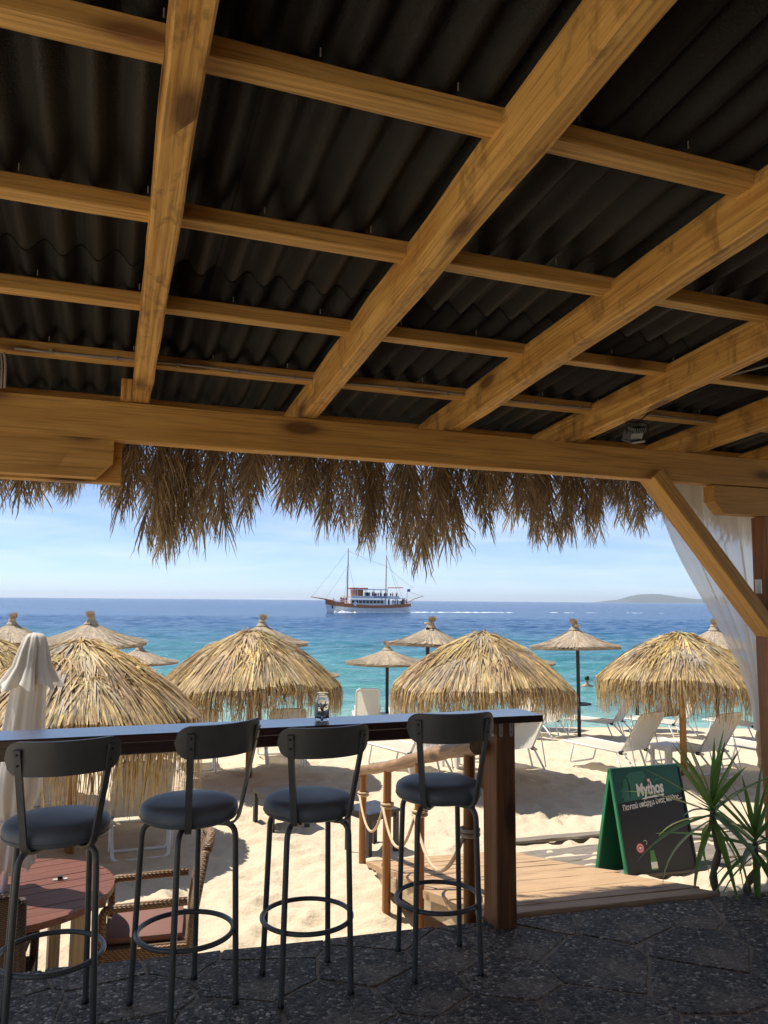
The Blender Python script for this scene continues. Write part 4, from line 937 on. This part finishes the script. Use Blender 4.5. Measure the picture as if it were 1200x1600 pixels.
# ---------------------------------------------------------------- sun loungers
def lounger_proto(name, back_deg):
    t = thing(name, '', 'sun lounger'); hw = .29; zs = .34; bl = .74; a = R(back_deg)
    tip = Vector((0, -bl*math.cos(a), zs+bl*math.sin(a)))
    mb = MB(); mb.tube(arc_path([(-hw, -.10, zs), (-hw, 1.22, zs), (hw, 1.22, zs), (hw, -.10, zs)], .06), .018, 8); mb.build('seat_frame', M['wmetal'], t, 'all')
    mb = MB(); mb.tube(arc_path([(-hw+.012, 0, zs+.01), (-hw+.012, tip.y, tip.z), (hw-.012, tip.y, tip.z), (hw-.012, 0, zs+.01)], .10), .018, 8); bf = mb.build('back_frame', M['wmetal'], t, 'all')
    n = 12; vs = []
    for i in range(n+1):
        for j in range(7): u = -1+j/3; v_ = i/n; vs.append((u*(hw-.012), .01+1.19*v_, zs-.022*(1-u*u)*math.sin(math.pi*min(1, v_*1.1))+.004))
    mb = MB(); mb.add(vs, [(i*7+j, i*7+j+1, (i+1)*7+j+1, (i+1)*7+j) for i in range(n) for j in range(6)]); mb.build('seat_fabric', M['sling'], t, 'all')
    vs = []
    for i in range(n+1):
        v_ = .03+.97*i/n
        for j in range(7):
            u = -1+j/3; wv = hw-.016
            if v_ > .86 and abs(u) > .7: wv *= 1-.22*((v_-.86)/.14)**2
            y = -bl*v_*math.cos(a); z = zs+bl*v_*math.sin(a); vs.append((u*wv, y-.014*(1-u*u)*math.sin(a), z-.014*(1-u*u)*math.cos(a)))
    mb = MB(); mb.add(vs, [(i*7+j, i*7+j+1, (i+1)*7+j+1, (i+1)*7+j) for i in range(n) for j in range(6)]); mb.build('back_fabric', M['sling'], t, 'all')
    for y, s in ((.98, .10), (.12, -.14)):
        mb = MB(); mb.tube(arc_path([(-hw, y, zs-.005), (-hw+.01, y+s, .015), (hw-.01, y+s, .015), (hw, y, zs-.005)], .05), .016, 8); mb.build('leg', M['wmetal'], t, 'all')
    mb = MB(); mb.tube(arc_path([(-hw, -.05, zs-.02), (-hw+.02, -.36, .02), (hw-.02, -.36, .02), (hw, -.05, zs-.02)], .07), .016, 8); mb.build('leg', M['wmetal'], t, 'all')
    for s in (-1, 1):
        mb = MB(); mb.tube([(s*(hw+.016), -.30, .10), (s*(hw+.016), -bl*.45*math.cos(a), zs+bl*.45*math.sin(a))], .009, 6); mb.build('prop', M['wmetal'], t, 'all')
        mb = MB(); mb.box((s*(hw+.004), -.005, zs), (.045, .06, .05)); mb.build('hinge', M['black_plastic'], t)
    return t
LG = 'white framed sun loungers on the sand'
prA = lounger_proto('sun_lounger', 58); prB = lounger_proto('sun_lounger', 74)
def lay(proto, first, label, x, y, rz):
    if first: o = proto; o.location = (x, y, gz(x, y)-.015); o.rotation_euler = (0, 0, rz); o['label'] = label; o['group'] = LG; return o
    return dup(proto, (x, y, gz(x, y)-.015), rz, label, LG)
A0 = R(11)
lay(prA, True, 'cream sun lounger with its foot end showing, directly behind the beer sign', 7.84, 10.35, A0+.04)
for lab, x, y, a, p in [
    ('cream sun lounger behind the yucca leaves, past the thatched parasol pole', 8.98, 9.95, A0-.03, prA),
    ('cream sun lounger half hidden behind the end post of the counter', 6.16, 11.0, A0-.05, prA),
    ('cream sun lounger seen under the end of the counter behind the log handrail', 4.62, 11.1, A0+.1, prA),
    ('cream sun lounger by the dark parasol pole behind the askew bar stool', 1.36, 12.45, A0-.2, prA),
    ('cream sun lounger behind the bar stool that faces the jar', 2.75, 12.45, A0-.25, prA),
    ('cream sun lounger under the ragged thatch next to the round red table', .42, 8.75, A0-.2, prA),
    ('cream sun lounger behind the folded cream parasol', -.62, 9.85, A0-.1, prA),
    ('cream sun lounger beside the reed parasol pole with the tray, nearer the end post', 9.62, 15.7, A0+.1, prA),
    ('cream sun lounger in the far row between the tray pole and the beer sign', 11.15, 15.3, A0+.35, prA),
    ('cream sun lounger in the far row, behind the thatched parasol pole over the sign', 12.4, 14.7, A0+.25, prA),
    ('cream sun lounger in the far row close to the shelter post', 13.75, 13.7, A0+.1, prA),
    ('cream sun lounger of the front row next to the shelter post', 10.2, 9.75, A0, prA),
    ('cream sun lounger hidden behind the thatched skirt at the end post', 8.8, 15.6, A0, prA),
]: lay(p, False, lab, x, y, a)
lay(prB, True, 'upright cream sun lounger alone against the turquoise water', 6.02, 18.1, R(-14))
lay(prB, False, 'upright cream sun lounger under the low reed parasol at the water, next to another', 6.55, 17.2, R(-6))

# small white plastic tables and black wooden side tables
def side_table(name, label, cat, x, y, rz, w, h, mt, leg, group=None):
    t = thing(name, label, cat, (x, y, gz(x, y)-.01), rz, group); mb = MB(); mb.box((0, 0, h-.015), (w, w, .03)); mb.build('table_top', mt, t)
    mb = MB(); 
    for sy in (-1, 1): mb = MB(); mb.box((0, sy*(w/2-.03), h-.055), (w-.08, .02, .05)); mb.build('apron', mt, t)
    for sx in (-1, 1): mb = MB(); mb.box((sx*(w/2-.03), 0, h-.055), (.02, w-.082, .05)); mb.build('apron', mt, t)
    for sx in (-1, 1):
        for sy in (-1, 1): mb = MB(); mb.bar((sx*(w/2-.03), sy*(w/2-.03), 0), (sx*(w/2-.03), sy*(w/2-.03), h-.031), leg, leg, (0, 1, 0)); mb.build('leg', mt, t)
    return t
side_table('white_side_table', 'low white plastic table between the loungers behind the yuccas', 'side table', 8.5, 10.35, .2, .40, .42, M['wplastic'], .05)
side_table('white_side_table', 'low white plastic table behind the log handrail', 'side table', 5.35, 11.5, .3, .40, .42, M['wplastic'], .05)
side_table('black_side_table', 'black wooden side table standing just past the foot of the ramp', 'side table', 2.72, 7.98, .35, .42, .44, M['black_wood'], .045)
side_table('black_side_table', 'black wooden side table on open sand behind the bar stools', 'side table', 1.98, 9.05, .25, .50, .42, M['black_wood'], .045)

# dark grey folded sunshade on a far lounger
hd = thing('sunshade_hood', 'dark grey rounded fabric sunshade standing on a lounger by the water', 'sunshade', (12.72, 15.55, gz(12.72, 15.55)))
mb = MB(); vs = []; nu, nv = 16, 10
for i in range(nu+1):
    a = math.pi*i/nu
    for j in range(nv+1):
        b = R(80)*j/nv; vs.append((.36*math.cos(a), -.30*math.sin(b)*math.sin(a), .40+.44*math.sin(a)*math.cos(b)))
mb.add(vs, [(i*(nv+1)+j, (i+1)*(nv+1)+j, (i+1)*(nv+1)+j+1, i*(nv+1)+j+1) for i in range(nu) for j in range(nv)]); mb.build('hood', M['dgrey'], hd, 'all')
for s in (-1, 1): mb = MB(); mb.tube([(s*.34, 0, -.05), (s*.35, 0, .42)], .012, 6); mb.build('leg', M['wmetal'], hd)

# ---------------------------------------------------------------- round red table, folded parasol, wicker chairs
TX, TY = -.50, 5.62; tz = gz(TX, TY)-.01
rt_ = thing('round_table', 'round red stained table of planks on the sand below the terrace', 'table', (TX, TY, tz), R(14)); TR, TH_ = .62, .75
npl = 10; wpl = 2*TR/npl
for i in range(npl):
    y0, y1 = -TR+i*wpl+.003, -TR+(i+1)*wpl-.003
    ys_ = np.linspace(y0, y1, 5); right = [(math.sqrt(max(0.0004, TR*TR-y*y)), y) for y in ys_]; pts = right+[(-x, y) for x, y in reversed(right)]
    n = len(pts); zt = TH_+random.uniform(-.0015, .0015); yc = (y0+y1)/2
    mb = MB(); mb.add([(x, y-yc, zt) for x, y in pts]+[(x, y-yc, zt-.04) for x, y in pts], [tuple(range(n)), tuple(range(2*n-1, n-1, -1))]+[(k, n+k, n+(k+1) % n, (k+1) % n) for k in range(n)])
    mb.build('plank', M['red_board'], rt_, False, (0, yc, 0))
for y in (-.32, .32): timber('cleat', (-.5, y, TH_-.066), (.5, y, TH_-.066), .06, .045, M['red_board'], rt_, up=(0,0,1)).rotation_euler
for sx in (-1, 1):
    for sy in (-1, 1): timber('leg', (sx*.34, sy*.34, 0), (sx*.34, sy*.34, TH_-.09), .075, .075, M['fresh'], rt_, up=(0, 1, 0))
ash = thing('metal_fitting', 'small dark metal fitting lying on the red round table', 'fitting', (TX+.28, TY+.12, tz+TH_+.003))
mb = MB(); mb.box((0, 0, .012), (.03, .03, .02)); mb.build('body', M['dark_pole'], ash); mb = MB(); mb.box((0, 0, .0), (.09, .03, .004)); mb.build('plate', M['zinc'], ash)

pz = gz(TX, TY); lean = Vector((.135, .03, 1.65)).normalized()
ps = thing('folded_parasol', 'folded cream canvas parasol tied with a strap, standing in the round red table', 'parasol', (TX-.09, TY, pz))
Pp = lambda z: Vector((.06*z, .012*z, z))
mb = MB(); mb.tube([Pp(0), Pp(2.36)], .019, 10); mb.build('pole', M['wplastic'], ps, 'all')
def folds(zs_, name, amp, nf, seed, twist=0, open_=False):
    rr = random.Random(seed); nu = 96; mb = MB(); vs = []
    ph = [rr.uniform(0, 6.28) for _ in range(4)]
    for k, (z, r) in enumerate(zs_):
        c = Pp(z); t = k/(len(zs_)-1)
        for i in range(nu):
            a = 2*math.pi*i/nu; rad = r*(1+amp*(.15+.85*t)*(.6*math.sin(nf*a+ph[0]+twist*t)+.3*math.sin((nf*2-1)*a+ph[1])+.25*math.sin(3*a+ph[2])))
            vs.append(c+Vector((rad*math.cos(a), rad*math.sin(a), .022*math.sin(nf*a+ph[3])*t if k == len(zs_)-1 else 0)))
    mb.add(vs, [(k*nu+i, k*nu+(i+1) % nu, (k+1)*nu+(i+1) % nu, (k+1)*nu+i) for k in range(len(zs_)-1) for i in range(nu)])
    return mb.build(name, M['canvas'], ps, 'all')
folds([(2.36, .004), (2.355, .04), (2.33, .062), (2.25, .085), (2.15, .105), (2.07, .145), (2.02, .175)], 'vent_flap', .30, 8, 3)
folds([(2.30, .05), (2.1, .10), (1.9, .11), (1.7, .125), (1.5, .14), (1.35, .14), (1.22, .10), (1.18, .095), (1.12, .105), (1.0, .13), (.92, .14), (.88, .13)], 'canopy', .32, 8, 6, 1.5)
mb = MB(); c = Pp(1.2); mb.tube([c+Vector((.115*math.cos(a), .115*math.sin(a), .02*math.sin(a+1))) for a in np.linspace(0, 6.2832, 33)[:-1]], .011, 6, closed=True); mb.build('strap', M['canvas'], ps, 'all')

def armchair(label, x, y, rz, mt):
    t = thing('wicker_armchair', label, 'armchair', (x, y, gz(x, y)-.01), rz, 'wicker armchairs around the red table'); hw = .28
    # faces -Y locally: seat front at y=-.28, back at y=+.26
    for s in (-1, 1):
        mb = MB(); mb.tube(arc_path([(s*hw, -.27, 0), (s*hw, -.28, .645), (s*hw, .24, .66)], .05), .026, 10); mb.build('arm', mt, t, 'all')
        mb = MB(); mb.tube([(s*hw, .25, 0), (s*hw, .27, .5), (s*(hw-.01), .345, .96)], [.026, .027, .03], 10); mb.build('leg', mt, t, 'all')
        mb = MB(); mb.box((s*hw, -.01, .36), (.03, .50, .08)); mb.build('side_rail', mt, t)
    mb = MB(); mb.box((0, -.275, .36), (.53, .03, .09)); mb.build('front_rail', mt, t)
    mb = MB(); mb.box((0, 0, .395), (.54, .52, .02)); mb.build('seat', mt, t)
    vs = []; 
    for th in (0, .03):
        for i in range(9):
            z = .38+.60*i/8
            for j in range(7): u = -1+j/3; vs.append((u*(hw-.02), .245+.105*(i/8)**1.3+th+.02*(1-u*u), z+.02*(1-u*u)*(i == 8)))
    n1 = 63; fs = []
    for i in range(8):
        for j in range(6): q = (i*7+j, i*7+j+1, (i+1)*7+j+1, (i+1)*7+j); fs += [q, tuple(n1+k for k in reversed(q))]
        for j in (0, 6): fs.append((i*7+j, (i+1)*7+j, n1+(i+1)*7+j, n1+i*7+j))
    for j in range(6): fs += [(j, j+1, n1+j+1, n1+j), (56+j, 57+j, n1+57+j, n1+56+j)]
    mb = MB(); mb.add(vs, fs); mb.build('backrest', mt, t, True)
    mb = MB(); mb.tube([(-.255, .355, .965), (0, .385, .99), (.255, .355, .965)], .032, 10); mb.build('top_rail', mt, t, 'all')
    vs = []; 
    for zz, k in ((.412, .97), (.43, 1), (.45, .99), (.462, .90)):
        vs += [(.235*k*sx, -.02+.235*k*sy, zz) for sx, sy in ((-1,-1), (0,-1.03), (1,-1), (1.02,0), (1,1), (0,1.02), (-1,1), (-1.02,0))]
    mb = MB(); mb.add(vs, [(i*8+j, i*8+(j+1) % 8, (i+1)*8+(j+1) % 8, (i+1)*8+j) for i in range(3) for j in range(8)]+[tuple(range(24, 32))]); cs = mb.build('cushion', M['cushion'], t, True)
    for s in (-1, 1): mb = MB(); mb.tube([(s*.22, .2, .43), (s*.27, .28, .40), (s*.29, .30, .30)], .004, 5); mb.build('tie', M['cushion'], cs)
    return t
armchair('light brown wicker armchair with a brown cushion, facing the round red table', .36, 5.66, R(-96), M['wicker'])
armchair('dark wicker armchair with its back to the terrace, at the round red table', -.63, 5.19, R(177), M['wicker_dark'])

# ---------------------------------------------------------------- swimmer
def swimmer():
    x, y = 18.2, 26.85; t = thing('person', 'dark haired bather standing chest deep in the turquoise water', 'person', (x, y, SEA_Z-1.0), R(150))
    V = [(0,0,.55,.15,.11), (0,0,.80,.15,.11), (0,0,1.02,.17,.115), (0,0,1.12,.09,.08), (0,-.01,1.19,.055,.055), (0,-.02,1.27,.078,.088), (0,-.02,1.36,.085,.10), (0,-.01,1.43,.05,.06),
         (-.17,0,1.05,.062,.06), (-.30,-.04,.90,.048,.048), (-.36,-.2,.82,.036,.036), (-.36,-.34,.80,.03,.03), (.17,0,1.05,.062,.06), (.31,-.03,.9,.048,.048), (.36,-.2,.83,.036,.036), (.35,-.34,.80,.03,.03)]
    E_ = [(0,1), (1,2), (2,3), (3,4), (4,5), (5,6), (6,7), (2,8), (8,9), (9,10), (10,11), (2,12), (12,13), (13,14), (14,15)]
    me = bpy.data.meshes.new('b'); me.from_pydata([v[:3] for v in V], E_, []); tmp = bpy.data.objects.new('tmp', me); COL.objects.link(tmp)
    md = tmp.modifiers.new('s', 'SKIN'); 
    for i, v in enumerate(V): me.skin_vertices[0].data[i].radius = v[3:5]
    me.skin_vertices[0].data[0].use_root = True; sb = tmp.modifiers.new('u', 'SUBSURF'); sb.levels = 2; sb.render_levels = 2
    bpy.context.view_layer.update(); m2 = bpy.data.meshes.new_from_object(tmp.evaluated_get(bpy.context.evaluated_depsgraph_get())); bpy.data.objects.remove(tmp)
    m2.materials.clear(); m2.materials.append(M['skin']); m2.polygons.foreach_set('use_smooth', [True]*len(m2.polygons)); obj('body', m2, t)
    mb = MB(); pf = [(.001, .115), (.05, .107), (.083, .075), (.098, .03), (.096, -.02), (.08, -.05)]; mb.lathe(pf, 18, (0, .012, 1.345)); mb.build('hair', M['hair'], t, 'all')
    mb = MB(); mb.add([(-.014,-.10,1.31), (.014,-.10,1.31), (0,-.128,1.312), (0,-.098,1.352)], [(0,1,2), (1,3,2), (3,0,2), (0,3,1)]); mb.build('nose', M['skin'], t)
    return t
swimmer()

# ---------------------------------------------------------------- excursion boat
M['hull_white'] = simple('white hull paint', (.78, .79, .78), .4, 0, .06); M['hull_wood'] = simple('varnished topsides', (.42, .14, .045), .4, 0, .2, 2)
M['boat_win'] = simple('dark cabin glass', (.02, .022, .028), .15); M['rig'] = simple('grey rigging', (.24, .23, .22), .6); M['mastw'] = simple('varnished mast', (.30, .11, .05), .5); M['redc'] = simple('red canvas', (.5, .05, .03), .7); M['blue'] = simple('blue paint', (.03, .07, .30), .5)
boat = thing('excursion_boat', 'two masted wooden excursion boat with white hull steaming along the horizon', 'boat', (67.9, 204.5, SEA_Z), R(8.6))
stn = [(-12.9, .05, 3.7, 2.3), (-12.0, .7, 3.35, 2.0), (-10.5, 1.7, 2.95, 1.75), (-8, 2.6, 2.5, 1.5), (-4, 3.1, 2.15, 1.3), (0, 3.2, 2.0, 1.2), (5, 3.1, 2.05, 1.25), (9, 2.8, 2.25, 1.4), (11.5, 2.4, 2.45, 1.6), (12.6, 2.1, 2.55, 1.75)]
def hull(name, lo, hi, mt, out=0):
    vs = []; K = len(stn)
    for s in (-1, 1):
        for x, w, dk, bd in stn:
            z0 = {'keel': -.4, 'band': bd, 'deck': dk}[lo]; z1 = {'keel': -.4, 'band': bd, 'deck': dk}[hi]
            f0 = .72 if lo == 'keel' else 1.0; xx0 = x*(.955 if lo == 'keel' else 1)
            vs += [(xx0, s*(w*f0+out), z0), (x, s*(w+out), z1)]
    fs = []
    for sd in (0, 1):
        for i in range(K-1): b = sd*2*K+2*i; fs.append((b, b+2, b+3, b+1))
    for i in (0, K-1): fs.append((2*i, 2*i+1, 2*K+2*i+1, 2*K+2*i))
    for i in range(K-1): fs.append((2*i+1, 2*i+3, 2*K+2*i+3, 2*K+2*i+1))
    mb = MB(); mb.add(vs, fs); return mb.build(name, mt, boat)
hull('hull', 'keel', 'band', M['hull_white']); hull('topsides', 'band', 'deck', M['hull_wood'], .03)
def bp(name, mt, *boxes):
    o = None
    for c, d in boxes: mb = MB(); mb.box(c, d); o = mb.build(name, mt, boat)
    return o
bp('cabin', M['hull_white'], ((-1.0, 0, 2.75), (11, 4.4, 1.7)))
for i in range(9): bp('window', M['boat_win'], ((-5.6+i*1.1, -2.23, 2.95), (.85, .05, .8)), ((-5.6+i*1.1, 2.23, 2.95), (.85, .05, .8)))
bp('upper_deck', M['hull_white'], ((2.0, 0, 3.95), (17.0, 5.4, .22)))
bp('deck_band', M['hull_white'], ((1.0, -2.72, 4.25), (15, .06, .62)), ((1.0, 2.72, 4.25), (15, .06, .62)))
o = bp('name_stripe', M['blue'], ((2.5, -2.76, 4.3), (4.2, .02, .26)))
bp('canopy', M['hull_white'], ((0.2, 0, 6.35), (9.8, 4.6, .22))); bp('canopy_trim', M['redc'], ((-3.2, 0, 6.62), (4.6, 3.6, .3)))
bp('wheelhouse', M['hull_wood'], ((-3.4, 0, 5.1), (2.2, 3.2, 2.2)))
for x in (-4.4, -2, .5, 3, 5): bp('stanchion', M['hull_white'], ((x, -2.2, 5.3), (.12, .12, 1.9)), ((x, 2.2, 5.3), (.12, .12, 1.9)))
for x in (5.5, 8, 10): bp('stanchion', M['hull_wood'], ((x, -2.3, 3.1), (.18, .18, 1.6)), ((x, 2.3, 3.1), (.18, .18, 1.6)))
def tb(name, mt, P, r, n=6): mb = MB(); mb.tube(P, r, n); return mb.build(name, mt, boat)
tb('mast', M['mastw'], [(-6.4, 0, 2), (-6.3, 0, 12), (-6.2, 0, 17.6)], [.20, .16, .09]); tb('mast', M['mastw'], [(5.6, 0, 2), (5.7, 0, 11), (5.75, 0, 16.2)], [.2, .15, .08])
for i in range(22): bp('mast_step', M['hull_white'], ((-6.6, -.2, 3.2+i*.42), (.5, .06, .07)))
tb('bowsprit', M['hull_wood'], [(-10.5, 0, 3.1), (-14, 0, 3.75), (-17.2, 0, 4.15)], [.22, .16, .08]); tb('stern_boom', M['mastw'], [(12.3, 0, 2.6), (15, 0, 3.9), (18, 0, 4.7)], [.12, .1, .07])
tb('boom', M['redc'], [(6.2, 0, 6.9), (11.2, 0, 7.0)], .12)
for a, b in (((-17, 0, 4.15), (-6.2, 0, 17.2)), ((-13, 0, 3.6), (-6.25, 0, 13)), ((-6.2, 0, 16.8), (5.7, 0, 13)), ((5.75, 0, 15.8), (11.5, 2, 3)), ((5.75, 0, 15.8), (10.5, -2, 3)), ((5.75, 0, 13), (14.5, 0, 7)), ((-6.25, 0, 14), (-8.5, -2.4, 2.6)), ((-6.25, 0, 14), (-4.5, -3, 2.3)), ((18, 0, 4.7), (12.8, 0, 6.2))):
    va, vb = Vector(a), Vector(b); tb('rigging_line', M['rig'], [va, (va+vb)/2-Vector((0, 0, .25)), vb], .035, 4)
for z in (3.1, 3.5): tb('railing', M['hull_white'], [(-12.4, -.6, z+.5), (-9, -2.2, z-.1), (-6.5, -2.8, z-.4)], .05, 4)
tb('railing', M['hull_white'], [(-.3, -2.2, 6.95), (5, -2.2, 6.95)], .05, 4); tb('railing', M['hull_white'], [(6, -2.6, 5.2), (10.4, -2.6, 5.2)], .05, 4)
tb('flagpole', M['rig'], [(12.5, 0, 2.6), (12.6, 0, 6.6)], .06); mb = MB(); mb.add([(12.6, 0, 6.6), (13.7, .15, 6.7), (13.6, .1, 5.9), (12.6, 0, 5.9)], [(0,1,2,3)]); mb.build('flag', M['blue'], boat)
tb('anchor', M['boat_win'], [(-11.4, -1.35, 1.9), (-11.3, -1.4, 1.1)], .22, 6)
tb('lifebuoy', M['hull_white'], [(-5.3, -2.9, 2.4), (-5.3, -3.0, 2.4)], .6, 14)
# passengers, a crowd too small to count
mb = MB(); rr = random.Random(14); inv = Matrix.Rotation(R(8.6), 4, 'Z'); inv.translation = boat.location
crowd_m = [simple('shirt', c, .8) for c in ((.45, .42, .4), (.06, .08, .2), (.4, .07, .05), (.03, .03, .03), (.5, .25, .15))]
for x0, x1, z, cnt, yy in ((-2, 10.2, 4.08, 34, 2.3), (6, 11.5, 2.2, 12, 1.8), (-11, -7, 2.6, 9, 1.2)):
    for k in range(cnt):
        x = rr.uniform(x0, x1); y = -rr.uniform(.3, yy); hgt = rr.uniform(1.1, 1.7); mi = rr.randrange(5)
        for zz, r0, r1, q in ((0, .14, .2, mi), (hgt*.5, .22, .24, mi), (hgt*.86, .11, .11, 4)):
            hh_ = hgt*(.5 if zz == 0 else .36 if zz < hgt*.6 else .15)
            vs = [inv @ Vector((x+r*math.cos(a), y+r*math.sin(a), z+zz+e)) for r, e in ((r0, 0), (r1, hh_)) for a in (0, 1.05, 2.1, 3.14, 4.2, 5.24)]
            mb.add(vs, [(i, (i+1) % 6, 6+(i+1) % 6, 6+i) for i in range(6)]+[(11,10,9,8,7,6)], mi=q)
tag(mb.build('passenger_crowd', crowd_m), 'passengers crowding the decks of the excursion boat', 'people', kind='stuff')
# bow wave and wake
mb = MB(); rr = random.Random(21)
def foam_patch(x, y, rx, ry, h):
    n = 9; vs = [(x, y, h)]+[(x+rx*rr.uniform(.6, 1.1)*math.cos(2*math.pi*k/n), y+ry*rr.uniform(.6, 1.1)*math.sin(2*math.pi*k/n), .02) for k in range(n)]
    mb.add([inv @ Vector(v) for v in vs], [(0, 1+k, 1+(k+1) % n) for k in range(n)])
for k in range(70):
    x = -12+rr.random()*24; foam_patch(x, -3.0-rr.uniform(0, .9), rr.uniform(.5, 1.6), .5, rr.uniform(.1, .5 if x > -8 else .8))
for k in range(110):
    f = rr.random()**2.0*.7; x = 12+f*125
    if f > .25 and math.sin(f*31)+.5*math.sin(f*77) < .1: continue
    foam_patch(x, -x*.02+rr.gauss(0, 1.0+f*2.0)-f*f*22, rr.uniform(.7, 2.4), rr.uniform(.25, .7), rr.uniform(.03, .26)*(1-f))
tag(mb.build('wake_foam', M['foam']), 'white foam of the bow wave and wake trailing behind the excursion boat', 'foam', kind='stuff')

# ---------------------------------------------------------------- sea air between here and the far hills
hz_m = bpy.data.materials.new('sea air'); hz_m.use_nodes = True; hn = hz_m.node_tree.nodes; hn.remove(hn['Principled BSDF'])
pv = hn.new('ShaderNodeVolumePrincipled'); pv.inputs['Density'].default_value = 7.5e-5; pv.inputs['Color'].default_value = (.80, .88, 1.0, 1); pv.inputs['Anisotropy'].default_value = .2
hz_m.node_tree.links.new(pv.outputs[0], hn['Material Output'].inputs['Volume'])
mb = MB(); mb.box((0, 0, 58), (42000, 42000, 124)); tag(mb.build('haze', hz_m), kind='stuff')
